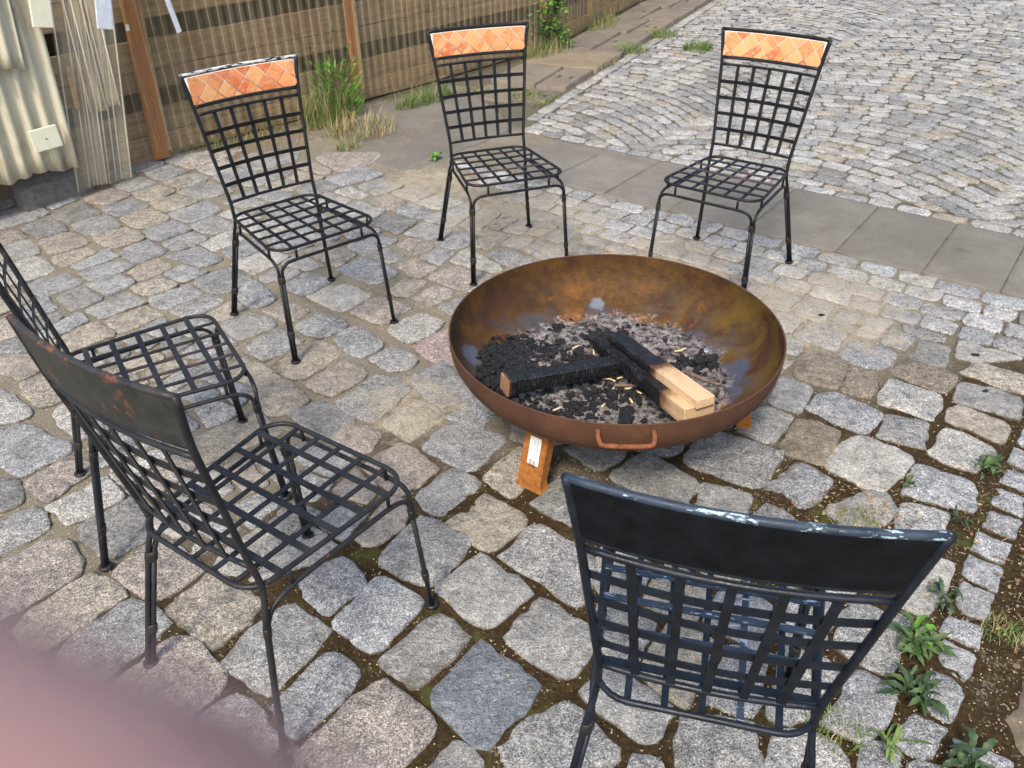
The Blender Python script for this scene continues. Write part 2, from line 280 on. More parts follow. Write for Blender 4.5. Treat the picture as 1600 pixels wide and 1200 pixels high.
# ---------------------------------------------------------------- helpers
def smooth(me): me.polygons.foreach_set('use_smooth', [True]*len(me.polygons))
def mesh(name, v, f, mat, sm=True, tone=None):
    me = bpy.data.meshes.new(name); me.from_pydata([tuple(a) for a in v], [], f); me.update()
    if mat: me.materials.append(M[mat] if isinstance(mat, str) else mat)
    if sm: smooth(me)
    if tone is not None:
        ca = me.color_attributes.new('tone', 'FLOAT_COLOR', 'POINT')
        t = np.ones((len(v), 4), dtype=np.float32); t[:, :3] = np.array(tone, dtype=np.float32); t[:, 3] = (t[:, 0]*13.7+t[:, 2]*5.1) % 1.0; ca.data.foreach_set('color', t.ravel())
    return me
def link(name, me, parent=None, **kw):
    o = bpy.data.objects.new(name, me); C.objects.link(o)
    if parent is not None: o.parent = parent
    for k, v in kw.items():
        if v: o[{'cat': 'category'}.get(k, k)] = v
    return o
def empty(name, loc, rz=0, **kw):
    o = link(name, None, None, **kw); o.location = loc; o.rotation_euler = (0, 0, rz); o.empty_display_size = .05; return o
class MB:
    def __init__(s): s.v = []; s.f = []
    def add(s, v, f):
        b = len(s.v); s.v += [tuple(a) for a in v]; s.f += [tuple(i+b for i in q) for q in f]
    def tube(s, pts, r, n=8, cap=True, flat=None):
        pts = [Vector(p) for p in pts]; rr = r if isinstance(r, (list, tuple)) else [r]*len(pts); V = []; up = None
        for i, p in enumerate(pts):
            t = (pts[min(i+1, len(pts)-1)]-pts[max(i-1, 0)]).normalized()
            if up is None: a = Vector((0, 0, 1)) if abs(t.z) < .9 else Vector((0, 1, 0)); up = (a-t*a.dot(t)).normalized()
            else: up = (up-t*up.dot(t)).normalized()
            q = t.cross(up)
            for k in range(n):
                th = 2*math.pi*k/n; V.append(p+(up*math.cos(th)+q*math.sin(th))*rr[i])
        F = [(i*n+k, i*n+(k+1) % n, (i+1)*n+(k+1) % n, (i+1)*n+k) for i in range(len(pts)-1) for k in range(n)]
        if cap: F += [tuple(range(n-1, -1, -1)), tuple((len(pts)-1)*n+k for k in range(n))]
        s.add(V, F)
    def bar(s, pts, w, t, nrm):
        """flat bar: width w sideways, thickness t along nrm"""
        pts = [Vector(p) for p in pts]; V = []; nn = nrm if isinstance(nrm, list) else [Vector(nrm)]*len(pts)
        for i, p in enumerate(pts):
            d = (pts[min(i+1, len(pts)-1)]-pts[max(i-1, 0)]).normalized(); n_ = (nn[i]-d*nn[i].dot(d)).normalized(); q = d.cross(n_)
            V += [p+q*w/2+n_*t/2, p-q*w/2+n_*t/2, p-q*w/2-n_*t/2, p+q*w/2-n_*t/2]
        F = [(i*4+k, i*4+(k+1) % 4, (i+1)*4+(k+1) % 4, (i+1)*4+k) for i in range(len(pts)-1) for k in range(4)]
        F += [(3, 2, 1, 0), tuple(len(pts)*4-4+k for k in range(4))]
        s.add(V, F)
    def box(s, c, d, rot=None):
        c = Vector(c); V = [Vector((x*d[0]/2, y*d[1]/2, z*d[2]/2)) for x in (-1, 1) for y in (-1, 1) for z in (-1, 1)]
        if rot is not None: V = [rot @ a for a in V]
        s.add([a+c for a in V], [(0, 1, 3, 2), (4, 6, 7, 5), (0, 4, 5, 1), (2, 3, 7, 6), (0, 2, 6, 4), (1, 5, 7, 3)])
    def make(s, name, mat, sm=True, tone=None): return mesh(name, s.v, s.f, mat, sm, tone)

STONES=[[[-0.482,1.389],[-0.384,1.53],[-0.344,1.532],[-0.248,1.46],[-0.338,1.304],[-0.373,1.297]],[[-0.344,1.269],[-0.201,1.422],[-0.123,1.342],[-0.214,1.212],[-0.256,1.191],[-0.292,1.213]],[[-0.212,1.51],[-0.1,1.626],[-0.068,1.601],[0.044,1.486],[0.04,1.471],[-0.061,1.363],[-0.119,1.382],[-0.169,1.458]],[[-0.189,1.185],[-0.089,1.32],[0.006,1.225],[0.052,1.197],[0.039,1.154],[-0.062,1.039],[-0.093,1.037],[-0.158,1.088]],[[-0.005,1.31],[0.009,1.394],[0.071,1.446],[0.187,1.365],[0.189,1.286],[0.151,1.227],[0.111,1.212],[0.093,1.22]],[[-0.467,1.066],[-0.364,1.18],[-0.337,1.202],[-0.192,1.117],[-0.19,1.081],[-0.241,1.008],[-0.293,0.965],[-0.432,0.968],[-0.47,1.02]],[[-0.2,0.985],[-0.151,1.044],[-0.1,1.025],[-0.081,0.983],[-0.125,0.934],[-0.181,0.949]],[[-0.015,1.049],[0.038,1.107],[0.091,1.123],[0.156,1.105],[0.223,1.019],[0.209,0.985],[0.12,0.922],[0.012,0.931],[-0.036,0.982]],[[-0.563,1.148],[-0.498,1.271],[-0.446,1.294],[-0.391,1.248],[-0.392,1.191],[-0.49,1.068],[-0.534,1.083]],[[-0.735,1.267],[-0.676,1.385],[-0.596,1.453],[-0.483,1.35],[-0.502,1.301],[-0.577,1.187],[-0.607,1.185],[-0.635,1.194]],[[-0.927,1.447],[-0.856,1.569],[-0.819,1.564],[-0.697,1.47],[-0.682,1.422],[-0.752,1.316],[-0.782,1.323],[-0.853,1.368]],[[-1.124,1.607],[-1.065,1.657],[-1.034,1.71],[-0.871,1.601],[-0.872,1.575],[-0.95,1.496],[-1.005,1.488],[-1.07,1.524]],[[-1.142,1.277],[-1.124,1.384],[-1.053,1.457],[-0.988,1.466],[-0.897,1.39],[-0.998,1.237],[-1.073,1.23]],[[-1.004,1.175],[-0.915,1.31],[-0.864,1.35],[-0.817,1.332],[-0.734,1.232],[-0.736,1.156],[-0.827,1.105],[-0.938,1.124]],[[-0.752,1.103],[-0.679,1.186],[-0.596,1.13],[-0.543,1.029],[-0.597,0.964],[-0.704,0.994]],[[-0.386,1.613],[-0.295,1.772],[-0.213,1.75],[-0.131,1.649],[-0.167,1.584],[-0.234,1.52],[-0.263,1.509],[-0.329,1.557]],[[-0.312,1.86],[-0.211,1.99],[-0.107,1.944],[-0.135,1.867],[-0.222,1.778]],[[-0.212,1.745],[-0.095,1.874],[0.022,1.785],[-0.008,1.679],[-0.054,1.637],[-0.11,1.656]],[[-0.04,1.61],[0.053,1.73],[0.096,1.724],[0.2,1.619],[0.205,1.528],[0.18,1.443],[0.15,1.435],[0.077,1.503],[-0.018,1.58]],[[0.048,1.827],[0.094,1.884],[0.153,1.952],[0.235,1.91],[0.274,1.807],[0.229,1.731],[0.181,1.732],[0.135,1.75],[0.086,1.798]],[[-0.097,1.959],[-0.036,2.034],[0.028,2.109],[0.039,1.946],[0.024,1.886],[-0.006,1.857]],[[-0.293,2.121],[-0.204,2.281],[-0.049,2.177],[-0.042,2.104],[-0.128,1.988],[-0.204,2.019]],[[-0.444,2.255],[-0.348,2.379],[-0.252,2.317],[-0.248,2.26],[-0.293,2.199],[-0.348,2.151],[-0.395,2.173]],[[-0.467,2.056],[-0.377,2.124],[-0.248,2.02],[-0.297,1.918],[-0.362,1.867],[-0.466,1.975]],[[-0.615,2.18],[-0.56,2.225],[-0.458,2.2],[-0.457,2.14],[-0.487,2.08],[-0.573,2.126]],[[-0.79,2.333],[-0.658,2.365],[-0.54,2.269],[-0.564,2.207],[-0.634,2.145],[-0.736,2.237]],[[-0.627,2.388],[-0.512,2.574],[-0.402,2.505],[-0.417,2.369],[-0.462,2.285],[-0.512,2.257],[-0.58,2.308]],[[-0.769,2.504],[-0.65,2.656],[-0.584,2.617],[-0.563,2.523],[-0.636,2.437],[-0.73,2.452]],[[-0.554,2.671],[-0.488,2.75],[-0.434,2.738],[-0.375,2.679],[-0.392,2.597],[-0.484,2.586]],[[-0.71,2.884],[-0.638,2.928],[-0.525,2.801],[-0.572,2.686],[-0.66,2.717]],[[-0.931,2.642],[-0.834,2.826],[-0.76,2.809],[-0.68,2.703],[-0.736,2.595],[-0.847,2.541]],[[-1.054,2.74],[-1.039,2.864],[-0.958,2.924],[-0.85,2.827],[-0.885,2.739],[-0.983,2.671]],[[-0.949,2.467],[-0.9,2.573],[-0.742,2.403],[-0.76,2.356],[-0.851,2.301],[-0.94,2.385]],[[-0.515,2.908],[-0.374,3.045],[-0.277,2.942],[-0.385,2.796],[-0.44,2.798]],[[-0.381,2.751],[-0.266,2.894],[-0.191,2.799],[-0.173,2.653],[-0.27,2.611],[-0.344,2.678]],[[-0.696,3.046],[-0.572,3.175],[-0.436,3.087],[-0.504,2.956],[-0.558,2.936]],[[-0.905,2.938],[-0.821,3.05],[-0.691,2.963],[-0.697,2.899],[-0.784,2.855],[-0.843,2.873]],[[-0.899,3.193],[-0.829,3.283],[-0.724,3.279],[-0.629,3.219],[-0.679,3.096],[-0.757,3.065]],[[-1.084,3.077],[-0.99,3.179],[-0.854,3.052],[-0.936,2.972]],[[-1.023,3.329],[-0.966,3.438],[-0.847,3.38],[-0.836,3.321],[-0.937,3.213]],[[-0.806,3.458],[-0.718,3.602],[-0.513,3.426],[-0.605,3.306],[-0.68,3.334]],[[-0.545,3.234],[-0.489,3.366],[-0.379,3.322],[-0.439,3.212],[-0.523,3.197]],[[-0.427,3.175],[-0.333,3.295],[-0.257,3.187],[-0.352,3.084]],[[-0.31,3.083],[-0.223,3.179],[-0.175,3.095],[-0.239,2.995]],[[-0.365,2.569],[-0.271,2.629],[-0.188,2.537],[-0.175,2.393],[-0.252,2.317],[-0.342,2.44]],[[-0.227,2.278],[-0.141,2.433],[-0.099,2.324],[-0.069,2.273],[-0.146,2.22]],[[-1.223,3.255],[-1.184,3.374],[-1.046,3.199],[-1.105,3.095],[-1.184,3.15]],[[1.07,2.552],[1.161,2.688],[1.286,2.568],[1.188,2.403],[1.112,2.435]],[[1.193,2.391],[1.287,2.55],[1.37,2.512],[1.355,2.46],[1.281,2.34]],[[1.307,2.319],[1.4,2.467],[1.541,2.359],[1.519,2.301],[1.445,2.208],[1.391,2.247]],[[1.422,2.51],[1.492,2.588],[1.616,2.525],[1.639,2.481],[1.605,2.398],[1.545,2.367],[1.473,2.444]],[[1.578,2.338],[1.644,2.422],[1.743,2.394],[1.814,2.323],[1.75,2.21],[1.671,2.25],[1.582,2.299]],[[1.685,2.493],[1.773,2.565],[1.901,2.472],[1.96,2.407],[1.881,2.349],[1.772,2.405]],[[1.491,2.2],[1.544,2.281],[1.619,2.259],[1.682,2.165],[1.621,2.079],[1.594,2.097],[1.556,2.151]],[[1.357,2.02],[1.464,2.154],[1.52,2.134],[1.577,2.024],[1.503,1.977],[1.444,1.954],[1.42,1.954]],[[1.223,2.119],[1.312,2.246],[1.426,2.191],[1.351,2.053],[1.328,2.064],[1.282,2.089]],[[1.049,2.288],[1.11,2.377],[1.204,2.35],[1.289,2.262],[1.253,2.196],[1.186,2.148],[1.157,2.156],[1.1,2.212]],[[0.922,2.351],[1.004,2.493],[1.087,2.415],[1.044,2.316],[0.998,2.259],[0.96,2.299]],[[0.759,2.168],[0.838,2.264],[0.904,2.3],[0.976,2.241],[0.922,2.17],[0.875,2.101],[0.839,2.102]],[[0.881,2.084],[0.993,2.222],[1.107,2.157],[1.088,2.112],[1.017,1.997],[0.991,1.982],[0.9,2.043]],[[1.021,1.997],[1.096,2.095],[1.185,2.116],[1.258,2.056],[1.296,1.999],[1.194,1.899],[1.131,1.865],[1.084,1.872],[1.021,1.95]],[[1.193,1.84],[1.243,1.898],[1.297,1.967],[1.398,1.908],[1.42,1.842],[1.372,1.764],[1.332,1.787],[1.255,1.809]],[[1.138,1.751],[1.174,1.791],[1.291,1.752],[1.236,1.661],[1.161,1.637],[1.123,1.677]],[[0.932,1.762],[0.981,1.802],[1.063,1.843],[1.151,1.841],[1.083,1.717],[1.041,1.705],[0.962,1.694]],[[0.783,1.874],[0.835,1.939],[0.91,1.984],[0.978,1.96],[0.974,1.899],[0.942,1.832],[0.878,1.782],[0.829,1.815]],[[0.561,2.043],[0.608,2.119],[0.691,2.159],[0.752,2.139],[0.882,2.05],[0.863,2.002],[0.802,1.95],[0.756,1.89],[0.716,1.891],[0.661,1.929],[0.57,2.004]],[[0.546,1.8],[0.59,1.909],[0.66,1.883],[0.727,1.832],[0.701,1.768],[0.676,1.728],[0.584,1.757]],[[0.703,1.74],[0.763,1.808],[0.819,1.745],[0.816,1.705],[0.755,1.673],[0.702,1.7]],[[0.311,1.941],[0.406,2.041],[0.456,2.039],[0.572,1.91],[0.543,1.84],[0.514,1.812],[0.427,1.803],[0.361,1.877]],[[0.174,2.087],[0.211,2.12],[0.339,2.117],[0.366,2.075],[0.291,1.98],[0.243,1.994]],[[0.818,1.331],[0.881,1.416],[0.988,1.378],[1.018,1.331],[0.972,1.298],[0.921,1.237],[0.855,1.225],[0.81,1.263]],[[1.004,1.409],[1.084,1.518],[1.188,1.575],[1.207,1.55],[1.177,1.493],[1.104,1.407],[1.053,1.387]],[[0.703,1.083],[0.819,1.213],[0.876,1.177],[0.869,1.12],[0.83,1.061],[0.757,1.042],[0.702,1.067]],[[0.545,0.985],[0.598,1.061],[0.662,1.047],[0.708,1.012],[0.727,0.967],[0.667,0.933],[0.551,0.935]],[[0.345,1.004],[0.393,1.105],[0.472,1.095],[0.546,1.07],[0.519,0.993],[0.442,0.966],[0.354,0.974]],[[0.158,1.186],[0.205,1.221],[0.294,1.192],[0.351,1.122],[0.331,1.074],[0.308,1.04],[0.28,1.043],[0.214,1.092],[0.174,1.134]],[[0.245,0.991],[0.282,1.005],[0.312,0.975],[0.286,0.94],[0.232,0.948]],[[0.842,1.04],[0.917,1.094],[0.963,1.053],[0.905,0.993],[0.859,1.002]],[[0.946,1.147],[0.996,1.217],[1.038,1.198],[1.059,1.155],[1.011,1.084],[0.973,1.066],[0.951,1.089]],[[1.041,1.283],[1.07,1.302],[1.134,1.256],[1.13,1.238],[1.068,1.167],[1.034,1.209]],[[1.066,1.322],[1.111,1.375],[1.193,1.333],[1.145,1.262],[1.116,1.281]],[[1.157,1.431],[1.205,1.497],[1.28,1.439],[1.205,1.347],[1.164,1.374]],[[1.211,1.511],[1.27,1.59],[1.347,1.531],[1.281,1.442]],[[1.282,1.604],[1.341,1.679],[1.42,1.618],[1.349,1.54]],[[1.36,1.697],[1.416,1.763],[1.491,1.707],[1.432,1.63]],[[1.433,1.79],[1.491,1.87],[1.554,1.807],[1.501,1.725]],[[1.506,1.884],[1.571,1.959],[1.626,1.902],[1.573,1.824]],[[1.581,1.981],[1.643,2.062],[1.707,1.994],[1.64,1.911]],[[1.662,2.078],[1.724,2.153],[1.786,2.092],[1.716,2.003]],[[0.97,1.038],[1.038,1.006],[1.081,0.968],[1.046,0.94],[0.961,0.978]],[[-1.819,2.27],[-1.701,2.281],[-1.506,2.181],[-1.48,2.108],[-1.565,2.022],[-1.592,1.985],[-1.709,2.058]],[[-1.561,1.971],[-1.468,2.094],[-1.396,2.066],[-1.371,2.007],[-1.446,1.878],[-1.495,1.897]],[[-1.863,2.543],[-1.777,2.615],[-1.642,2.44],[-1.688,2.397],[-1.707,2.373],[-1.832,2.487]],[[-1.95,2.512],[-1.917,2.502],[-1.729,2.362],[-1.727,2.316],[-1.802,2.281]],[[-1.634,2.321],[-1.622,2.407],[-1.479,2.316],[-1.418,2.221],[-1.492,2.188]],[[-2.052,2.741],[-1.896,2.735],[-1.825,2.653],[-1.872,2.557],[-1.991,2.623]],[[-1.675,1.993],[-1.591,1.969],[-1.536,1.913],[-1.535,1.869],[-1.573,1.836],[-1.6,1.842]],[[-1.436,1.858],[-1.37,1.909],[-1.31,1.983],[-1.204,1.883],[-1.282,1.82],[-1.335,1.779],[-1.401,1.82]],[[-1.556,1.785],[-1.472,1.853],[-1.411,1.803],[-1.384,1.746],[-1.426,1.715],[-1.475,1.645],[-1.513,1.666]],[[-1.3,1.749],[-1.27,1.794],[-1.19,1.889],[-1.106,1.801],[-1.074,1.701],[-1.143,1.632],[-1.182,1.645],[-1.266,1.701]],[[-1.471,1.603],[-1.393,1.688],[-1.326,1.71],[-1.295,1.691],[-1.241,1.629],[-1.225,1.585],[-1.249,1.528],[-1.302,1.467],[-1.371,1.411]],[[-1.312,1.378],[-1.277,1.462],[-1.213,1.55],[-1.185,1.568],[-1.125,1.55],[-1.058,1.51],[-1.05,1.489],[-1.13,1.401],[-1.194,1.338],[-1.251,1.337]],[[-0.586,1.512],[-0.564,1.581],[-0.481,1.621],[-0.412,1.542],[-0.454,1.454],[-0.495,1.412],[-0.527,1.434]]]
SEEDS=[[-2.889,4.434],[-2.665,4.215],[-2.595,4.451],[-2.47,4.012],[-2.382,4.23],[-2.278,3.824],[-2.602,3.914],[-2.483,3.76],[-2.288,3.545],[-2.15,3.629],[-2.023,3.635],[-2.197,4.054],[-2.155,4.308],[-2.299,4.468],[-2.061,4.52],[-1.975,4.126],[-2.013,3.888],[-1.781,3.942],[-1.832,3.708],[-1.936,3.519],[-1.717,3.478],[-1.833,3.357],[-1.938,3.213],[-2.119,3.348],[-1.737,3.14],[-1.632,3.028],[-1.767,2.897],[-1.498,3.225],[-1.362,3.107],[-1.352,3.379],[-1.561,3.65],[-1.614,3.348],[-1.554,3.45],[-1.657,3.822],[-1.461,3.789],[-1.888,4.355],[-1.736,4.2],[-1.808,4.54],[-1.948,4.714],[-1.562,4.025],[-1.985,5.025],[-2.109,2.925],[-1.909,2.969],[-2.073,3.134],[-2.238,3.196],[-1.201,3.566],[-1.334,3.735],[-1.104,2.965],[-1.228,3.102],[-1.812,4.959],[-1.633,4.768],[-1.59,4.985],[-1.434,4.758],[-1.428,4.303],[-1.446,4.158],[-1.374,4.454],[-1.328,4.615],[-2.232,4.661],[-2.412,4.808],[-2.304,4.985],[-2.096,4.864],[-2.553,4.677],[-2.797,4.557],[-3.047,4.841],[-1.455,2.919],[-1.504,2.823],[-1.349,2.932],[-1.349,2.802],[-1.244,2.782],[-1.59,2.748],[-1.452,2.683],[-1.661,2.705],[-1.335,2.621],[-1.231,2.589],[-1.477,2.541],[-1.129,2.558],[-1.043,2.583],[-1.044,2.474],[-1.103,4.535],[-0.917,4.477],[-1.015,4.388],[-0.789,4.197],[-0.668,4.302],[-0.513,4.184],[-0.533,4.411],[-0.603,4.02],[-0.614,4.61],[-0.509,4.76],[-0.412,4.676],[-0.345,4.972],[-0.392,4.5],[-0.346,4.028],[-0.49,3.673],[-0.59,3.625],[-0.699,3.718],[-0.875,3.637],[-0.438,3.5],[-0.237,3.395],[-1.015,3.524],[-1.414,4.226],[-1.253,4.746],[-1.023,3.427],[-1.191,4.905],[-1.063,4.926],[-0.948,4.678],[-0.782,4.519],[-1.261,4.219],[-1.132,4.044],[-0.98,3.879],[-0.898,3.953],[-0.796,3.909],[-1.121,3.809],[-1.252,3.969],[0.219,4.187],[0.13,4.279],[0.047,4.144],[0.262,4.018],[0.181,3.911],[-0.111,4.273],[-0.057,4.149],[-0.044,3.984],[0.056,3.916],[0.146,3.648],[0.029,3.724],[-0.02,3.6],[-0.08,3.772],[0.338,3.696],[0.274,3.815],[0.436,3.72],[0.535,3.849],[0.601,3.699],[0.4,3.855],[-0.145,3.988],[-0.431,4.27],[-0.392,3.906],[-0.25,3.779],[-0.356,3.56],[-0.217,3.554],[0.685,3.625],[0.797,3.592],[0.779,3.763],[0.89,3.589],[0.994,3.696],[1.016,3.529],[1.124,3.498],[1.141,3.344],[1.163,3.224],[1.064,3.348],[0.92,3.454],[1.304,3.147],[1.662,2.801],[1.787,2.763],[1.894,2.677],[1.959,2.597],[1.143,3.074],[1.292,2.965],[1.241,2.782],[1.397,2.647],[1.481,2.824],[1.649,2.654],[1.123,2.907],[1.082,2.705],[1.54,2.755],[1.605,2.872],[1.014,2.613],[1.789,2.633],[1.377,2.898],[1.099,3.154],[1.026,2.947],[1.259,3.251],[0.201,2.641],[0.498,2.631],[0.576,2.37],[0.047,2.469],[0.725,2.533],[0.407,2.933],[0.673,2.924],[0.144,3.054],[0.369,2.376],[-0.048,2.794],[0.913,2.81],[0.828,3.028],[0.18,2.304],[0.742,2.286],[-0.048,2.515],[0.44,2.22],[0.3,3.289],[0.523,3.218],[0.762,3.271],[0.007,3.117],[0.193,2.941],[0.289,1.526],[0.257,1.334],[0.427,1.466],[0.416,1.272],[0.588,1.387],[0.541,1.196],[0.753,1.383],[0.67,1.193],[0.584,1.59],[0.738,1.562],[0.888,1.535],[0.384,1.695],[1.028,1.531],[1.002,1.604],[0.399,0.924],[0.481,0.902],[-0.988,1.784],[-1.139,1.994],[-0.963,1.958],[-0.782,1.806],[-0.979,2.155],[-1.204,2.308],[-1.286,2.164],[-0.632,1.934],[-0.389,1.763],[-0.682,1.79],[-0.854,1.971],[-0.6,1.669],[-0.883,1.754],[-0.503,1.758],[-0.748,1.999],[-0.49,1.93],[-0.748,1.672],[-0.927,1.651],[-1.333,2.35],[-1.138,2.465],[-1.078,2.342],[-0.63,2.028],[-1.663,2.524],[-1.472,2.354],[-1.243,1.997],[-2.025,2.813],[-1.994,2.967],[-1.168,1.232],[-1.065,1.143],[-1.117,1.063],[-0.92,1.044],[-0.799,1.026],[-1.022,1.015],[-1.31,1.235],[-0.52,0.991],[-0.824,0.94],[-0.658,0.936],[-0.354,0.917],[0.777,0.952],[0.856,0.929],[-1.445,1.455],[-1.679,1.887],[-1.841,2.146],[-1.964,2.37],[-1.507,1.569]]

# ---------------------------------------------------------------- paving
rs = np.random.RandomState(3)
E_ = np.array([.792, -.610]); N_ = np.array([.610, .792])          # along / across the slab strip
def sn(p): return float(p[0]*E_[0]+p[1]*E_[1]), float(p[0]*N_[0]+p[1]*N_[1])
def xy(s, n): return (s*E_[0]+n*N_[0], s*E_[1]+n*N_[1])
NLO, NHI = 3.775, 4.470
def inside(p, q):
    c = False; j = len(q)-1
    for i in range(len(q)):
        a, b = q[i], q[j]
        if (a[1] > p[1]) != (b[1] > p[1]) and p[0] < (b[0]-a[0])*(p[1]-a[1])/(b[1]-a[1])+a[0]: c = not c
        j = i
    return c
def area(q): return abs(sum(q[i-1][0]*q[i][1]-q[i][0]*q[i-1][1] for i in range(len(q))))/2
def grow(q, d):
    c = (sum(a[0] for a in q)/len(q), sum(a[1] for a in q)/len(q)); return [(a[0]+(a[0]-c[0])*d/math.hypot(a[0]-c[0], a[1]-c[1]), a[1]+(a[1]-c[1])*d/math.hypot(a[0]-c[0], a[1]-c[1])) for a in q]
def minrect(q):
    best = None; q = np.array(q)
    for k in range(45):
        t = math.radians(k*2); e1 = np.array((math.cos(t), math.sin(t))); e2 = np.array((-e1[1], e1[0])); u, v = q @ e1, q @ e2; A_ = np.ptp(u)*np.ptp(v)
        if best is None or A_ < best[0]: best = (A_, t, e1, e2, (u.min()+u.max())/2, (v.min()+v.max())/2, np.ptp(u)/2, np.ptp(v)/2)
    return best
def square_up(q, k):
    A_, t, e1, e2, cu, cv, hu, hv = minrect(q); o = []
    for p in resample(q, 28):
        u, v = float(p @ e1)-cu, float(p @ e2)-cv; s_ = max(abs(u)/hu, abs(v)/hv, .5); f_ = 1+k*(1/s_-1); o.append(tuple(e1*(cu+u*f_)+e2*(cv+v*f_)))
    return o
def clip(poly, a, b, c):
    """keep a*x+b*y<=c"""
    out = []
    for i in range(len(poly)):
        p, q = poly[i-1], poly[i]; dp = a*p[0]+b*p[1]-c; dq = a*q[0]+b*q[1]-c
        if (dp <= 0) != (dq <= 0): t = dp/(dp-dq); out.append((p[0]+(q[0]-p[0])*t, p[1]+(q[1]-p[1])*t))
        if dq <= 0: out.append(tuple(q))
    return out
def chaikin(q, k, it):
    for _ in range(it):
        o = []
        for i in range(len(q)):
            a, b = q[i], q[(i+1) % len(q)]
            o += [(a[0]*(1-k)+b[0]*k, a[1]*(1-k)+b[1]*k), (a[0]*k+b[0]*(1-k), a[1]*k+b[1]*(1-k))]
        q = o
    return q
def resample(q, n):
    q = [np.array(a) for a in q]; L = [np.hypot(*(q[(i+1) % len(q)]-q[i])) for i in range(len(q))]; T = sum(L); out = []; i = 0; acc = 0
    for k in range(n):
        d = T*k/n
        while acc+L[i] < d: acc += L[i]; i += 1
        t = (d-acc)/max(L[i], 1e-9); out.append(q[i]*(1-t)+q[(i+1) % len(q)]*t)
    return out
def stone_geo(q, n=20, rough=1., z0=None, rings=((0, -.04), (0, -.005), (.003, -.0012), (.010, .0012), (.028, .0022)), off=None):
    """outline q (world) -> vertices, faces of a worn sett"""
    P = resample(q, n); c = sum(P)/n; V = []; F = []; z0 = rs.normal(0, .0022) if z0 is None else z0; tx, ty = rs.normal(0, .012, 2)
    sz = math.sqrt(area(q))
    J = []
    for p in P:
        k = noise.noise(Vector((p[0]*17, p[1]*17, 1)))*.012+noise.noise(Vector((p[0]*55, p[1]*55, 3)))*.009
        d = (p-c)/max(np.hypot(*(p-c)), 1e-6); J.append(p+d*k*rough*min(1, sz/.16))
    for ins, z in rings:
        ins *= min(1, sz/.2)
        for p in J:
            r = np.hypot(*(p-c)); a = c+(p-c)*max(.1, (1-ins/r*1.0))
            zz = z+z0 if z > -.03 else z
            if z > -.01: zz += noise.noise(Vector((a[0]*22, a[1]*22, 5)))*.0048*rough+noise.noise(Vector((a[0]*70, a[1]*70, 9)))*.0030*rough+(a[0]-c[0])*tx+(a[1]-c[1])*ty
            V.append((a[0], a[1], zz))
    R = len(rings)
    for f in (.5,):
        for p in J:
            a = c+(p-c)*f; V.append((a[0], a[1], z0+.004+noise.noise(Vector((a[0]*22, a[1]*22, 5)))*.006*rough+noise.noise(Vector((a[0]*60, a[1]*60, 9)))*.0034*rough+(a[0]-c[0])*tx+(a[1]-c[1])*ty))
    V.append((c[0], c[1], z0+.004)); L = R+1
    for r in range(L-1): F += [(r*n+k, r*n+(k+1) % n, (r+1)*n+(k+1) % n, (r+1)*n+k) for k in range(n)]
    F += [((L-1)*n+k, (L-1)*n+(k+1) % n, len(V)-1) for k in range(n)]
    if off is not None: V = [(v[0]-off[0], v[1]-off[1], v[2]) for v in V]
    return V, F
def tone_of(kind=None):
    k = kind or rs.choice(['g', 'g', 'g', 'b', 'b', 'l', 't', 'd', 'p'])
    base = {'g': (.93, .93, .92), 'b': (.92, .94, .975), 'l': (1.2, 1.18, 1.12), 't': (1.08, .99, .84), 'd': (.76, .76, .75), 'p': (.98, .88, .80), 'D': (.50, .56, .64), 'br': (.72, .62, .50), 'w': (1.25, 1.25, 1.24), 'red': (1.02, .83, .79), 'lb': (1.10, 1.13, 1.18)}[k]
    j = rs.normal(1, .05); return tuple(b*j for b in base)

ground = mesh('ground', [(-40, -20, -.10), (50, -20, -.10), (50, 60, -.10), (-40, 60, -.10)], [(0, 1, 2, 3)], 'soil', tone=(1, 1, 1)); go = link('ground', ground, kind='structure')
# near joint bed with real lumps
gx = np.arange(-3.6, 3.61, .014); gy = np.arange(.55, 5.6, .014); X, Y = np.meshgrid(gx, gy)
def vnoise(X, Y, sc, seed):
    r = np.random.RandomState(seed); T = r.rand(256, 256); x = X*sc+100; y = Y*sc+100; xi = np.floor(x).astype(int); yi = np.floor(y).astype(int); fx = x-xi; fy = y-yi; fx = fx*fx*(3-2*fx); fy = fy*fy*(3-2*fy)
    g = lambda a, b: T[a % 256, b % 256]
    return (g(xi, yi)*(1-fx)+g(xi+1, yi)*fx)*(1-fy)+(g(xi, yi+1)*(1-fx)+g(xi+1, yi+1)*fx)*fy
Z = -.0088+(vnoise(X, Y, 6, 1)-.5)*.009+(vnoise(X, Y, 28, 2)-.5)*.007+(vnoise(X, Y, 65, 4)-.5)*.005
for cx, cy, r_ in ((1.35, 3.0, .6), (.1, 4.0, .8), (-.45, 4.6, .6), (.75, 3.5, .5), (.0, 1.02, .14), (-.35, 2.3, .35), (1.1, 1.25, .22), (-.7, 1.7, .25), (-.2, 3.3, .6)):
    d = np.hypot(X-cx, Y-cy); Z += .0045*np.clip(1-d/r_, 0, 1)**.7
V = np.stack([X.ravel(), Y.ravel(), Z.ravel()], 1); ny, nx = X.shape; idx = np.arange(nx*ny).reshape(ny, nx)
me = bpy.data.meshes.new('joint_soil'); q = np.stack([idx[:-1, :-1], idx[:-1, 1:], idx[1:, 1:], idx[1:, :-1]], -1).reshape(-1, 4)
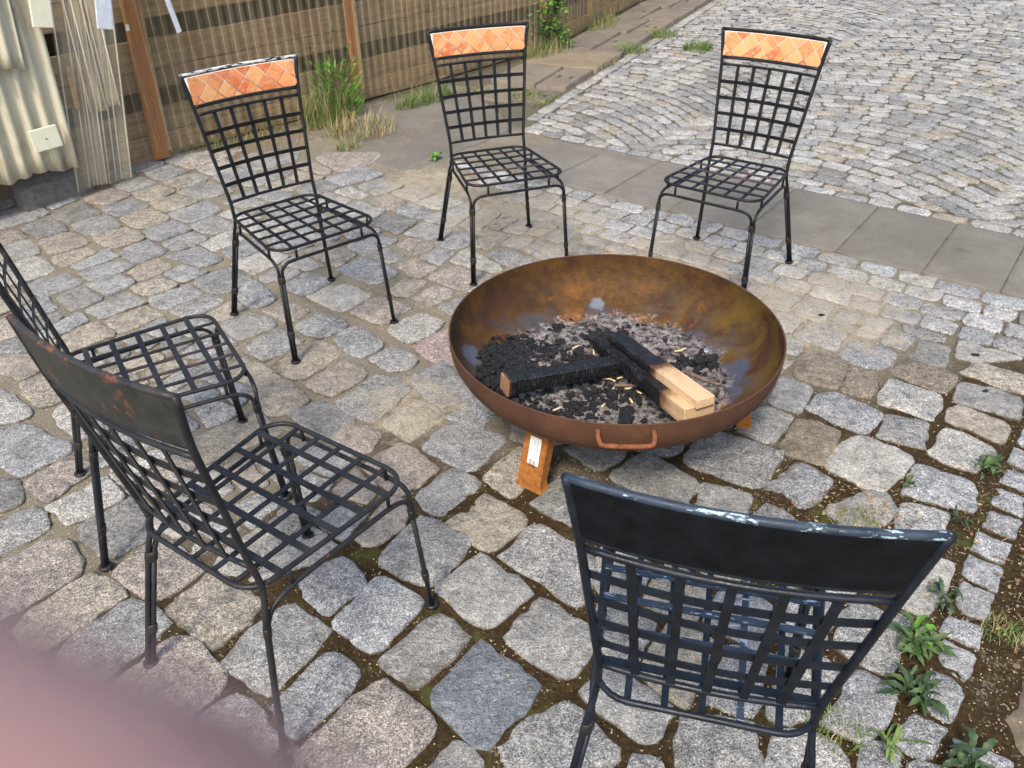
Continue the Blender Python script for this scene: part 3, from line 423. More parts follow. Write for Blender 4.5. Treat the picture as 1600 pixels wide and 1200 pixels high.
me.vertices.add(len(V)); me.vertices.foreach_set('co', V.astype(np.float32).ravel()); me.loops.add(q.size); me.loops.foreach_set('vertex_index', q.ravel().astype(np.int32)); me.polygons.add(len(q)); me.polygons.foreach_set('loop_start', np.arange(0, q.size, 4, dtype=np.int32)); me.polygons.foreach_set('loop_total', np.full(len(q), 4, dtype=np.int32)); me.update(); me.validate()
smooth(me); me.materials.append(M['joint'])
yard = link('cobbled_yard', me, kind='structure')
far = mesh('joint_far', [(-9, 5.58, -.012), (14, 5.58, -.012), (14, 24, -.012), (-9, 24, -.012), (3.59, -2, -.012), (14, -2, -.012), (14, 5.58, -.012), (3.59, 5.58, -.012), (-9, -2, -.012), (-3.59, -2, -.012), (-3.59, 5.58, -.012), (-9, 5.58, -.012)], [(0, 1, 2, 3), (4, 5, 6, 7), (8, 9, 10, 11)], 'joint'); 
fan = link('fan_paving', far, kind='structure')

# --- large setts of the yard: traced outlines, then cells between them
special = {3: 'D', 0: 'lb', 1: 'g', 2: 'g', 4: 'g', 5: 'p', 34: 'red', 47: 'br', 48: 'br', 49: 'l', 50: 'br', 51: 'g', 53: 't', 54: 'l', 55: 'd', 56: 'b', 57: 'b', 58: 'g', 59: 'br', 60: 'l', 61: 'lb', 62: 'w', 63: 'g', 64: 'b', 65: 'd', 66: 'g', 68: 'd', 7: 'g', 10: 't', 9: 'g', 17: 't', 91: 'p', 92: 't'}
for i in range(78, 91): special[i] = 'lb' if i % 3 else 'b'
cells = []
for i, q in enumerate(STONES): cells.append((grow(square_up([tuple(a) for a in q], .58 if i < 78 else .35), .006 if i < 78 or i > 90 else -.004), special.get(i)))
cen = [np.mean(np.array(q), 0) for q in STONES]
# the small rows beside the slab strip
rows = []
for r in range(4):
    nn = NLO-.012-.125*r; s = -3.35+.3*r+rs.rand()*.1
    while s < 1.2:
        L = rs.uniform(.13, .19); h = .125
        q_ = [xy(s+.006, nn-.004+rs.normal(0, .004)), xy(s+L-.006, nn-.004+rs.normal(0, .004)), xy(s+L-.006+rs.normal(0, .006), nn-h+.008), xy(s+.006+rs.normal(0, .006), nn-h+.008)]
        rows.append(q_); s += L
rows = [q for q in rows if sn(np.mean(q, 0))[0] < .9]
def in_rows(p):
    s, n = sn(p); return n > NLO-.012-.125*4-.03 and n < NLO+.1 and s > -3.3
obst = [[np.array(a) for a in resample(q, 14)] for q in STONES]
sd = [np.array(a) for a in SEEDS if not in_rows(a)]
def blocked(p):
    s, n = sn(p)
    return n > NLO-.01 or (p[0] < .15 and inside(p, ASPHALT)) 
ASPHALT = [(-.965, 5.10), (-.60, 4.74), (-.46, 4.98), (.05, 5.60), (-.30, 6.75), (-.45, 6.85), (-1.28, 5.98)]
sd = [p for p in sd if not blocked(p)]
# which way the courses run, taken from the traced stones
RA = [(np.mean(np.array(q), 0), minrect(q)[1], minrect(q)) for q in STONES]
RA = [(c_, t_) for c_, t_, m_ in RA if m_[0]*.70 < 4*m_[6]*m_[7]]
def course(p):
    X_ = Y_ = 0
    for c_, t_ in RA:
        w_ = 1/(.02+((c_-p)**2).sum())**1.5; X_ += w_*math.cos(4*t_); Y_ += w_*math.sin(4*t_)
    return math.atan2(Y_, X_)/4
rowpts = [np.array(p) for q in rows for p in [np.mean(q, 0)] if sn(p)[1] < NLO-.36]
_cc = {}
def CO(p, o):
    m_ = (p+o)/2; k_ = (round(m_[0]*8), round(m_[1]*8))
    if k_ not in _cc: _cc[k_] = course(np.array((k_[0]/8, k_[1]/8)))
    return _cc[k_]
for i, p in enumerate(sd):
    cell = [(p[0]-.19, p[1]-.19), (p[0]+.19, p[1]-.19), (p[0]+.19, p[1]+.19), (p[0]-.19, p[1]+.19)]
    if p[1] > 4: cell = [(p[0]-.25, p[1]-.25), (p[0]+.25, p[1]-.25), (p[0]+.25, p[1]+.25), (p[0]-.25, p[1]+.25)]
    def cut(o, f, cell, g=.006):
        d = o-p; L = np.hypot(*d)
        if L > .6 or L < 1e-4: return cell
        d /= L
        if f == .5:
            n_ = (lambda a_: max((np.array((math.cos(a_+k_*math.pi/2), math.sin(a_+k_*math.pi/2))) for k_ in range(4)), key=lambda v_: float(v_ @ d)))(CO(p, o)); n_ = n_*.68+d*.32; n_ /= np.hypot(*n_); return clip(cell, n_[0], n_[1], float(n_ @ (p+o)/2-g))
        return clip(cell, d[0], d[1], float(d @ (p+d*(L*f-g))))
    for j, o in enumerate(sd):
        if j != i: cell = cut(o, .5, cell)
        if len(cell) < 3: break
    for ci, ob in zip(cen, obst):
        if np.hypot(*(ci-p)) < .45 and len(cell) > 2:
            for o in ob:
                if len(cell) > 2: cell = cut(o, 1, cell, .012)
    if len(cell) > 2 and sn(p)[0] > -3.5:
        lim = NLO-.012-.5-.012; cell = clip(cell, N_[0], N_[1], lim)
    if len(cell) < 3 or area(cell) < .002: continue
    cells.append((chaikin(cell, .07, 1), None))
for q in rows: cells.append((chaikin(grow(q, .003), .10, 2), rs.choice(['l', 'g', 'b', 'lb', 'w'])))
cells.sort(key=lambda c: -area(c[0])/max(.8, np.hypot(np.mean([a[0] for a in c[0]]), np.mean([a[1] for a in c[0]])))**2.5)
rest = MB(); rt = []
SC = []
for k, (q, kind) in enumerate(cells):
    c = np.mean(np.array(q), 0); SC.append((q, c)); t = tone_of(kind); n = 28 if c[1] < 2.6 else 20
    if k < 298:
        v, f = stone_geo(q, n, off=c); o = link('sett', mesh('sett', v, f, 'granite', tone=[t]*len(v)), yard); o.location = (c[0], c[1], 0)
    else:
        v, f = stone_geo(q, 16); rest.add(v, f); rt += [t]*len(v)
if rest.v: link('setts_further_off', rest.make('setts_further_off', 'granite', tone=rt), yard, kind='stuff')

# --- slab strip
js = [-3.9, -3.45, -3.05, -2.62, -2.24, -1.83, -1.385, -.925, -.53, -.205, .16, .55, .95, 1.4, 1.85, 2.4]
strip = link('slab_path', mesh('slab_path', [(*xy(-4.0, NLO), -.03), (*xy(2.4, NLO), -.03), (*xy(2.4, NHI), -.03), (*xy(-4.0, NHI), -.03)], [(0, 1, 2, 3)], 'joint'), kind='structure')
def dense(q, k):
    return [x_ for i in range(4) for x_ in ((q[i][0]*(1-k)+q[i-1][0]*k, q[i][1]*(1-k)+q[i-1][1]*k), (q[i][0]*(1-k)+q[(i+1) % 4][0]*k, q[i][1]*(1-k)+q[(i+1) % 4][1]*k))]
def slab(q, mat, parent, name='slab', th=.05, t=None, n=56, z=.003):
    c = np.mean(np.array(q), 0); v, f = stone_geo(dense(q, .006), n, .35 if mat == 'slab' else 1.1, z0=z+rs.normal(0, .0012), rings=((0, -th), (0, -.002), (.002, 0), (.03, .0008), (.08, .001)), off=c)
    o = link(name, mesh(name, v, f, mat, tone=[t or (rs.normal(1, .05),)*3]*len(v)), parent); o.location = (c[0], c[1], 0); return o
for a, b in zip(js[:-1], js[1:]):
    g_ = .0015
    if b < -3.0: continue
    slab([xy(a+g_, NLO+g_), xy(b-g_, NLO+g_), xy(b-g_, NHI-g_), xy(a+g_, NHI-g_)], 'slab', strip)
# worn concrete between the strip, the fence and the kerb slabs
cp = chaikin(ASPHALT, .1, 2); v, f = stone_geo(cp, 60, 1.2, z0=.003, rings=((0, -.04), (0, -.002), (.01, .0), (.05, .001), (.12, .001)))
link('concrete_patch', mesh('concrete_patch', v, f, 'concrete', tone=[(1, 1, 1)]*len(v)), kind='structure')
# --- brown kerb slabs in two columns along the fence
KD = np.array([.447, .894]); KN = np.array([.894, -.447]); K0 = np.array([-.15, 6.84])
def kxy(u, w_): p = K0+KD*u+KN*w_; return (p[0], p[1])
kerb = link('slab_pavement', mesh('slab_pavement', [(*kxy(-.9, 0), -.02), (*kxy(-.9, .66), -.02), (*kxy(6, .66), -.02), (*kxy(6, 0), -.02)], [(0, 1, 2, 3)], 'joint'), kind='structure')
u = 0.0; pat = [(.62, .40), (.72, 0), (.85, .36), (.75, .42), (.8, .30), (.9, .38), (.8, .33)]
for L, sp in pat:
    g_ = .008; sk = .06
    if sp: slab([kxy(u+g_, g_), kxy(u+g_+sk*.5, sp-g_), kxy(u+L-g_+sk*.5, sp-g_), kxy(u+L-g_, g_)], 'kerbslab', kerb, z=.038); slab([kxy(u+g_+sk*.5, sp+g_), kxy(u+g_+sk, .66-g_), kxy(u+L-g_+sk, .66-g_), kxy(u+L-g_+sk*.5, sp+g_)], 'kerbslab', kerb, z=.026)
    else: slab([kxy(u+g_, g_), kxy(u+g_+sk, .68-g_), kxy(u+L-g_+sk, .68-g_), kxy(u+L-g_, g_)], 'kerbslab', kerb, z=.042, t=(1.15, 1.1, .98))
    u += L
for q, t in (([kxy(-.42, .02), kxy(-.40, .38), kxy(-.02, .38), kxy(-.02, .02)], (1, 1, .95)), ([kxy(-.38, .40), kxy(-.30, .66), kxy(.0, .66), kxy(-.02, .40)], (.8, .8, .78))): slab(q, 'kerbslab', kerb, z=.008, t=t)

# --- small setts laid in segmental arcs
fans = []
def fan_ok(p):
    s, n = sn(p)
    if n < NHI+.115: return False
    rel = np.array(p)-K0
    return float(rel @ KN) > .80 and p[0] < 9 and p[1] < 15
WB = 2.0; sc0 = sn((1.02, 5.30))[0]
for b in range(-3, 8):
    smid = sc0+WB*(b+.5); v = NHI-1.0
    while v < 16:
        rh = rs.uniform(.115, .135); a = -WB/2; Ls = []
        if v > 9 and abs(smid*E_[1]) > 90: break
        while a < WB/2-.02:
            L = rs.uniform(.12, .18)
            if WB/2-(a+L) < .07: L = WB/2-a
            SG = .46
            def P(s_, t_):
                th = math.atan(2*SG*s_/(WB*.5)**2); k_ = rh*math.cos(th)*t_; return xy(smid+s_+math.sin(th)*k_, v+SG*(1-(s_/(WB*.5))**2)+math.cos(th)*k_)
            q = [P(a+.003, .08), P(a+L-.003, .08), P(a+L-.003, .92), P(a+.003, .92)]
            q = [(x_+rs.normal(0, .003), y_+rs.normal(0, .003)) for x_, y_ in q]
            q = clip(q, -N_[0], -N_[1], -(NHI+.112)); 
            if len(q) > 2: q = clip(q, -KN[0], -KN[1], -(.80+float(K0 @ KN)))
            if len(q) > 2:
                c = np.mean(q, 0)
                if c[0] < 9 and c[1] < 15 and area(q) > .0025: fans.append(q)
            a += L
        v += rh
# straight edging rows
s = -3.5
while s < 3.4:
    L = rs.uniform(.14, .2); q = [xy(s+.006, NHI+.008), xy(s+L-.006, NHI+.008), xy(s+L-.006, NHI+.105), xy(s+.006, NHI+.105)]
    if float((np.mean(q, 0)-K0) @ KN) > .72: fans.append(q)
    s += L
u = -1.6
while u < 6.5:
    L = rs.uniform(.13, .19); q = [kxy(u+.006, .695), kxy(u+L-.006, .695), kxy(u+L-.006, .79), kxy(u+.006, .79)]
    if all(sn(a)[1] > NHI+.11 for a in q): fans.append(q)
    u += L
fans.sort(key=lambda q: np.hypot(*np.mean(q, 0)))
rest = MB(); rt = []; tt = ['l', 'l', 'l', 'g', 'g', 'b', 'w', 'w', 't', 'g', 'd']
def visible(p):
    d = Vector((p[0], p[1], -CH)); z = d.dot(CF); return z > 0 and abs(d.dot(CR)/z) < .75 and abs(d.dot(CU)/z) < .6
k = 0
for q in fans:
    c = np.mean(q, 0); t = tone_of(rs.choice(tt)); q2 = chaikin(grow(q, .002), .12, 1)
    rg = ((0, -.03), (0, -.0045), (.004, 0), (.016, .0015))
    if k < 298 and visible(c):
        v, f = stone_geo(q2, 14, .5, rings=rg, off=c); o = link('small_sett', mesh('small_sett', v, f, 'granite', tone=[t]*len(v)), fan); o.location = (c[0], c[1], 0); k += 1
    else:
        if not visible(c) and rs.rand() < .0: continue
        far_ = np.hypot(*c) > 8; v, f = stone_geo(q2, 10, .5, rings=rg[1:] if far_ else rg); rest.add(v, f); rt += [t]*len(v)
link('small_setts_further_off', rest.make('small_setts_further_off', 'granite', tone=rt), fan, kind='stuff')
print('setts', len(cells), 'fan', len(fans), 'tris', sum(len(f)-2 for f in rest.f))

# --- rough soil beyond the edging row on the right
sx = [(1.16, .45), (1.12, .93), (1.05, 1.06), (1.23, 1.32), (1.45, 1.60), (1.70, 1.93), (1.95, 2.3), (3.4, 2.3), (3.4, .3), (1.16, .3)]
def edist(p):
    d_ = 9
    for k_ in range(7): A1, B1 = np.array(sx[k_-1 if k_ else 9]), np.array(sx[k_]); t_ = max(0, min(1, float((p-A1) @ (B1-A1))/float((B1-A1) @ (B1-A1)))); d_ = min(d_, float(np.hypot(*(p-A1-(B1-A1)*t_))))
    return d_
gx2 = np.arange(.8, 3.4, .012); gy2 = np.arange(.3, 2.4, .012); V = []; ids = {}
for i, a in enumerate(gx2):
    for j, b in enumerate(gy2):
        if inside((a, b), sx):
            ids[(i, j)] = len(V); V.append((a, b, .002-.022*max(0, 1-edist(np.array((a, b)))/.16)**1.5+noise.noise(Vector((a*5, b*5, 2)))*.014+noise.noise(Vector((a*22, b*22, 2)))*.016))
F = [(ids[(i, j)], ids[(i+1, j)], ids[(i+1, j+1)], ids[(i, j+1)]) for i in range(len(gx2)) for j in range(len(gy2)) if all(k_ in ids for k_ in ((i, j), (i+1, j), (i+1, j+1), (i, j+1)))]
link('garden_soil', mesh('garden_soil', V, F, 'soil', tone=[(1, .97, .9)]*len(V)), kind='structure')

# --- loose husks and crumbs lying in the joints and on the stones
RS = .006; GX0, GY0 = -2.2, .6; mask = np.zeros((int(3.6/RS), int(4.6/RS)), bool)
for q, c in SC:
    if not (.4 < c[1] < 3.9): continue
    q = np.array(q); i0, i1 = int((q[:, 1].min()-GY0)/RS), int((q[:, 1].max()-GY0)/RS)+1; j0, j1 = int((q[:, 0].min()-GX0)/RS), int((q[:, 0].max()-GX0)/RS)+1
    i0 = max(i0, 0); j0 = max(j0, 0); i1 = min(i1, mask.shape[0]); j1 = min(j1, mask.shape[1])
    if i1 <= i0 or j1 <= j0: continue
    yy, xx = np.mgrid[i0:i1, j0:j1]; yy = yy*RS+GY0; xx = xx*RS+GX0; ins = np.zeros(yy.shape, bool); b_ = len(q)-1
    for a_ in range(len(q)):
        x1, y1, x2, y2 = q[a_][0], q[a_][1], q[b_][0], q[b_][1]; cnd = ((y1 > yy) != (y2 > yy)); 
        if y1 != y2: ins ^= cnd & (xx < (x2-x1)*(yy-y1)/(y2-y1)+x1)
        b_ = a_
    mask[i0:i1, j0:j1] |= ins
N = 60000; px = rs.uniform(-2.1, 2.2, N); py = .75+2.7*rs.rand(N)**1.3; ii = ((py-GY0)/RS).astype(int); jj = ((px-GX0)/RS).astype(int)
ok = (ii < mask.shape[0]) & (jj < mask.shape[1]); on = np.ones(N, bool); on[ok] = mask[ii[ok], jj[ok]]
dens = vnoise(px, py, 3.5, 11); thin = np.where(on, (rs.rand(N) < .06*(dens > .5)), rs.rand(N) < .12+.35*dens) & ok
px, py, on = px[thin], py[thin], on[thin]; n = len(px); a = rs.uniform(0, 6.28, n); L = rs.uniform(.0015, .0042, n); wd = L*rs.uniform(.3, .6, n); zz = np.where(on, .005, -.006)+rs.uniform(0, .002, n); tl = rs.uniform(-.5, .5, n)
ca, sa = np.cos(a), np.sin(a); vs = np.stack([np.stack([px+ca*L, py+sa*L, zz+tl*L], 1), np.stack([px-sa*wd, py+ca*wd, zz+.001], 1), np.stack([px-ca*L, py-sa*L, zz-tl*L], 1), np.stack([px+sa*wd, py-ca*wd, zz-.0005], 1), np.stack([px, py, zz+.0022], 1)], 1).reshape(-1, 3)
base = np.arange(n)[:, None]*5; fs = np.concatenate([base+np.array([0, 1, 4]), base+np.array([1, 2, 4]), base+np.array([2, 3, 4]), base+np.array([3, 0, 4])]).tolist()
link('seed_husks', mesh('seed_husks', vs.tolist(), fs, 'crumb', False), kind='stuff', label='pale seed husks and grit scattered in the joints between the setts', cat='litter')
print('crumbs', n)
# ---------------------------------------------------------------- chairs
def lerp(a, b, t): return a+(b-a)*t
PRF = [(.45, .177, 0.0), (.511, .176, -.012), (.868, .211, -.076), (.979, .229, -.088)]
def prof(z):
    for (z0, h0, y0), (z1, h1, y1) in zip(PRF[:-1], PRF[1:]):
        if z <= z1 or z1 == .979: t = (z-z0)/(z1-z0); return lerp(h0, h1, t), lerp(y0, y1, t)
def B(u, z, off=0.):
    h, y = prof(z); bow = .011+.014*(z-.45)/.53; return Vector((u*h, y-bow*(1-u*u)+off, z))
def catm(P, n=5):
    P = [Vector(p) for p in P]; out = []
    for i in range(len(P)-1):
        p0, p1, p2, p3 = P[max(i-1, 0)], P[i], P[i+1], P[min(i+2, len(P)-1)]
        for k in range(n):
            t = k/n; out.append(.5*((2*p1)+(p2-p0)*t+(2*p0-5*p1+4*p2-p3)*t*t+(3*p1-p0-3*p2+p3)*t**3))
    return out+[P[-1]]
FB = Vector((.238, -.095, 0)); FF = Vector((.230, .430, 0)); SR = .0062; CUF = Vector((.214, .409, .352)); PJ = Vector((.177, 0, .45))
US = [-.667, -.333, 0, .333, .667]
def rr_ring(n=6):
    pts = []; wb, wf, yb, yf, r = .188, .218, -.032, .410, .065
    cs = [((wf, yf), 0), ((-wf, yf), 90), ((-wb, yb), 180), ((wb, yb), 270)]
    for (x, y), a0 in cs:
        cx = x-math.copysign(r, x); cy = y-(r if y > .1 else -r)
        for k in range(n+1):
            a = math.radians(a0+90*k/n); pts.append(Vector((cx+r*math.cos(a), cy+r*math.sin(a), .45)))
    # gentle backwards bow of the rear edge
    return pts
CM = {}
def chair_meshes():
    def mk(n, fn, mat):
        mb = MB(); fn(mb); CM[n] = mb.make(n, mat, not (n[:2] in ('bh', 'bv') or n[:4] in ('cros', 'long', 'plat')))
    ring = rr_ring()
    def f(mb): mb.tube(ring+[ring[0], ring[1]], .0062, 8, False)
    mk('seat_rim', f, 'iron')
    for i in range(5):
        y = lerp(-.032, .410, (i+1)/6); h = lerp(.188, .218, (i+1)/6)
        def f(mb, y=y, h=h, i=i): mb.bar([(-h, y, .4535), (0, y, .4520), (h, y, .4535)], .0160, .0035, (0, 0, 1))
        mk('cross%d' % i, f, 'iron')
    for i, u in enumerate(US):
        def f(mb, u=u): mb.bar([(u*.188, -.032, .4475)]+[(u*lerp(.188, .218, t), lerp(-.032, .41, t), .4478) for t in (.25, .5, .75)]+[(u*.218, .410, .4475)], .0125, .0035, (0, 0, 1))
        mk('long%d' % i, f, 'iron')
    for s, nm in ((-1, 'l'), (1, 'r')):
        m_ = lambda v: Vector((v[0]*s, v[1], v[2]))
        def f(mb): mb.tube(catm([m_((PJ.x+.004, -.002, .44))]+[m_((prof(z)[0]+.004, prof(z)[1], z)) for z in (.48, .52, .62, .74, .868, .984)], 4), .0075, 8)
        mk('post'+nm, f, 'iron')
        oA, oB = Vector((-.0045, .0045, 0)), Vector((.0045, -.0045, 0))
        def f(mb):
            for o in (oA, oB): mb.tube([m_(FF+o+Vector((0, 0, .006))), m_(CUF+o)], SR, 8)
        mk('fleg'+nm, f, 'iron')
        rt = PJ.lerp(FB, .24)
        def f(mb):
            mb.tube(catm([m_(PJ+Vector((.004, -.002, -.005))), m_(PJ.lerp(FB, .1)+Vector((.003, 0, 0))), m_(rt+oB), m_(FB+oB+Vector((0, 0, .006)))], 4), .0068, 8)
            mb.tube([m_(rt+oA), m_(FB+oA+Vector((0, 0, .006)))], SR, 8)
        mk('rleg'+nm, f, 'iron')
        fy = lambda y: lerp(.188, .218, (y+.032)/.442)
        def f(mb): mb.tube(catm([m_(CUF+oB), m_((fy(.40)-.001, .398, .380)), m_((fy(.38), .372, .400)), m_((fy(.33), .325, .406)), m_((fy(.2), .2, .406)), m_((fy(.09), .09, .406)), m_((fy(.04)+.000, .035, .400)), m_((.188, .0, .378)), m_(rt+oA)], 4), SR, 8)
        mk('srail'+nm, f, 'iron')
        for base, top, k in ((FF, CUF, 'f'), (FB, PJ, 'r')):
            for j, z in enumerate((.340, .118)):
                t = z/top.z
                def f(mb, base=base, top=top, t=t):
                    c = base.lerp(top, t); d = (top-base).normalized()*.013; ax = Vector((-.707, .707, 0))
                    for e in (0,):
                        V = []; n = 12
                        for q in (-1, -.8, .8, 1):
                            for a in range(n):
                                th = 6.2832*a/n; rr = .0085 if abs(q) == 1 else .0095; p = c+d*q+ax*(math.cos(th)*(rr+.0055))+ax.cross(d.normalized())*math.sin(th)*rr; V.append(m_(p))
                        F = [(r*n+i, r*n+(i+1) % n, (r+1)*n+(i+1) % n, (r+1)*n+i) for r in range(3) for i in range(n)]+[tuple(range(n)), tuple(3*n+i for i in range(n))]
                        mb.add(V, F)
                mk('col%s%s%d' % (k, nm, j), f, 'collar')
            def f(mb, base=base): mb.tube([m_(base+Vector((0, 0, .0005))), m_(base+Vector((0, 0, .007))), m_(base+Vector((0, 0, .009)))], [.019, .0185, .013], 12)
            mk('pad%s%s' % (k, nm), f, 'iron')
    def f(mb):
        L = [(-1, CUF+Vector((-.0045, .0045, 0)))]; P = [Vector((.2095, .4135, .352)), Vector((.207, .417, .382)), Vector((.188, .419, .402)), Vector((.150, .420, .408)), Vector((.07, .420, .408))]
        mb.tube(catm([Vector((-p.x, p.y, p.z)) for p in P]+[p for p in reversed(P)], 4), SR, 8)
    mk('frail', f, 'iron')
    for i, (x, y) in enumerate(((-.14, .413), (.14, .413), (-.213, .34), (.213, .34), (-.193, .06), (.193, .06))):
        def f(mb, x=x, y=y): mb.tube([(x, y, .406), (x, y, .449)], .005, 6)
        mk('spacer%d' % i, f, 'iron')
    U = [-1+i/8 for i in range(17)]
    def f(mb): mb.tube([B(u*1.02, .981) for u in U], .0066, 8)
    mk('top_rail', f, 'iron')
    def f(mb): mb.tube([B(u, .868) for u in U], .006, 8)
    mk('panel_rail', f, 'iron')
    def f(mb): mb.tube([B(u, .841) for u in U], .006, 8)
    mk('upper_rail', f, 'iron')
    def f(mb): mb.tube([B(u, .511) for u in U], .0062, 8)
    mk('lower_rail', f, 'iron')
    for i, z in enumerate((.773, .708, .643, .578)):
        def f(mb, z=z): mb.bar([B(u, z, .004) for u in U], .0145, .0035, (0, 1, 0))
        mk('bh%d' % i, f, 'iron')
    for i, u in enumerate(US):
        def f(mb, u=u): mb.bar([B(u, z, -.002) for z in (.511, .58, .66, .75, .841)], .0145, .0035, (0, 1, 0))
        mk('bv%d' % i, f, 'iron')
    def sheet(mb, z0, z1, u1, o0, o1):
        V = []; n = 17
        for o, z in ((o0, z0), (o0, z1), (o1, z1), (o1, z0)):
            for u in U: V.append(B(u*u1, z, o))
        F = [(r*n+i, r*n+i+1, ((r+1) % 4)*n+i+1, ((r+1) % 4)*n+i) for r in range(4) for i in range(n-1)]+[(0, n, 2*n, 3*n), (n-1, 4*n-1, 3*n-1, 2*n-1)]; mb.add(V, F)
    mk('plate', lambda mb: sheet(mb, .868, .980, 1.0, -.005, -.001), 'iron')
    mk('grout', lambda mb: sheet(mb, .875, .973, .972, -.001, .0035), 'grout')
    # marble mosaic: diamonds cut by the frame
    global TILES; TILES = []
    zc, hh = .924, .0468; hw = .2125; r2 = random.Random(5); step = .082
    l1 = [-.36+step*i+r2.uniform(-.006, .006) for i in range(10)]; l2 = [-.33+step*i+r2.uniform(-.006, .006) for i in range(10)]
    for i in range(9):
        for j in range(9):
            p = [(-hw, -hh), (hw, -hh), (hw, hh), (-hw, hh)]; g_ = .0016; k = 1.0
            L = math.hypot(1, k)
            # a - k*z between l1[i], l1[i+1] ; a + k*z between l2[j], l2[j+1]
            for a_, b_, c_ in ((-1, k, -l1[i]-g_*L), (1, -k, l1[i+1]-g_*L), (-1, -k, -l2[j]-g_*L), (1, k, l2[j+1]-g_*L)):
                if len(p) > 2: p = clip(p, a_, b_, c_)
            if len(p) < 3 or area(p) < 1.2e-4: continue
            parts = [p]
            if area(p) > .0014 and r2.random() < .55:
                th = r2.choice((.78, -.78))+r2.uniform(-.2, .2); c0 = (sum(q[0] for q in p)/len(p)*math.cos(th)+sum(q[1] for q in p)/len(p)*math.sin(th))
                parts = [clip(p, math.cos(th), math.sin(th), c0-.0008), clip(p, -math.cos(th), -math.sin(th), -c0-.0008)]
            for q in parts:
                if len(q) < 3 or area(q) < 1e-4: continue
                n = len(q); V = []
                for o in (.002, .0052, .0058):
                    cx, cz = sum(a[0] for a in q)/n, sum(a[1] for a in q)/n; s_ = .96 if o == .0058 else 1
                    for a in q:
                        x_, z_ = cx+(a[0]-cx)*s_, cz+(a[1]-cz)*s_+zc; V.append(B(x_/prof(z_)[0], z_, o))
                F = [(r*n+i_, r*n+(i_+1) % n, (r+1)*n+(i_+1) % n, (r+1)*n+i_) for r in range(2) for i_ in range(n)]+[tuple(2*n+i_ for i_ in range(n))]
                me = mesh('tile', V, F, r2.choice(['tile_a', 'tile_a', 'tile_b', 'tile_c']), False); TILES.append(me)
chair_meshes()
def chair(x, y, th, label, body='iron', rail='iron', plate='iron', rust_glare_slats=(), shuffle=0):
    t = empty('garden_chair', (x, y, 0), th, label=label, cat='chair', group='iron garden chairs standing round the fire bowl')
    def put(name, key, par=None, mat=None):
        o = link(name, CM[key], par or t); m_ = mat or (body if CM[key].materials[0].name == 'black_iron' else None)
        if m_: o.material_slots[0].link = 'OBJECT'; o.material_slots[0].material = M[m_]
        return o
    put('seat_rim', 'seat_rim')
    for i in range(5): put('seat_slat', 'cross%d' % i, mat='seat_rust' if ('c', i) in rust_glare_slats else ('seat_pale' if ('p', i) in rust_glare_slats else None))
    for i in range(5): put('seat_slat', 'long%d' % i, mat='seat_rust' if ('l', i) in rust_glare_slats else ('seat_pale' if ('q', i) in rust_glare_slats else None))
    put('front_rail', 'frail')
    for i in range(6): put('spacer', 'spacer%d' % i)
    for s in 'lr':
        put('side_rail', 'srail'+s); put('back_post', 'post'+s)
        for k in 'fr':
            l = put('leg', k+'leg'+s)
            put('collar', 'col%s%s0' % (k, s), l); put('collar', 'col%s%s1' % (k, s), l); put('foot_pad', 'pad%s%s' % (k, s), l)
    put('top_rail', 'top_rail', mat=rail); put('panel_rail', 'panel_rail'); put('upper_rail', 'upper_rail'); put('lower_rail', 'lower_rail')
    for i in range(4): put('back_slat', 'bh%d' % i)
    for i in range(5): put('back_slat', 'bv%d' % i)
    put('back_plate', 'plate', mat=plate); g = put('tile_panel', 'grout'); r3 = random.Random(shuffle)
    for me in TILES:
        o = link('tile', me, g); o.material_slots[0].link = 'OBJECT'; o.material_slots[0].material = M[r3.choice(['tile_a', 'tile_a', 'tile_a', 'tile_b', 'tile_c', 'tile_c'])]
    return t
chair(-.944, 3.125, -2.435, 'orange-tiled iron chair with a white chipped top edge, in front of the tall grass', rail='rail_white', shuffle=1)
chair(-.091, 3.756, -2.805, 'orange-tiled iron chair straight behind the fire bowl, nearest the leafy bush', shuffle=2, rust_glare_slats=(('c', 3),))
chair(1.070, 3.518, 2.486, 'orange-tiled iron chair standing on the grey slab strip, right behind the bowl', shuffle=3, rust_glare_slats=(('c', 1), ('c', 2)))
chair(-.656, 1.213, -.601, 'iron chair seen from behind with brown wear along its top edge, left foreground', body='iron_worn', rail='rail_rust', plate='plate_rust', shuffle=4)
chair(-1.192, 1.845, -1.023, 'iron chair cut off by the left edge, its seat showing brown rusty bars', body='iron_worn', rust_glare_slats=(('l', 3), ('c', 0), ('l', 2)), shuffle=5)
chair(.317, .833, -.257, 'blue-black iron chair seen from behind with pale paint chips on its top edge', body='iron_blue', rail='rail_blue', plate='plate_black', rust_glare_slats=(('p', 1), ('p', 2), ('p', 3), ('q', 3)), shuffle=6)

# ---------------------------------------------------------------- fire bowl
BX, BY, RZ, RR = .335, 2.265, .362, .533
def bowlz(r, h=.232, R=RR): return RZ-h*max(0, 1-min(1, r/R)**2.5)**(1/2.5)
def at(x, y): return BX+(x-.351)*.955, BY+(y-2.372)*.955
bt = empty('fire_bowl', (BX, BY, 0), 0, label='large shallow rusty steel fire bowl on three stub legs', cat='fire bowl')
def dish(rs_, zf, n=96, flip=False):
    V = []; F = []
    for i, r in enumerate(rs_):
        for k in range(n): a = 6.28319*k/n; V.append((r*math.cos(a), r*math.sin(a), zf(r)))
    for i in range(len(rs_)-1):
        for k in range(n):
            q = (i*n+k, i*n+(k+1) % n, (i+1)*n+(k+1) % n, (i+1)*n+k); F.append(q[::-1] if flip else q)
    c = len(V); V.append((0, 0, zf(0))); F += [(((k+1) % n), k, c) if not flip else (k, (k+1) % n, c) for k in range(n)]
    return V, F
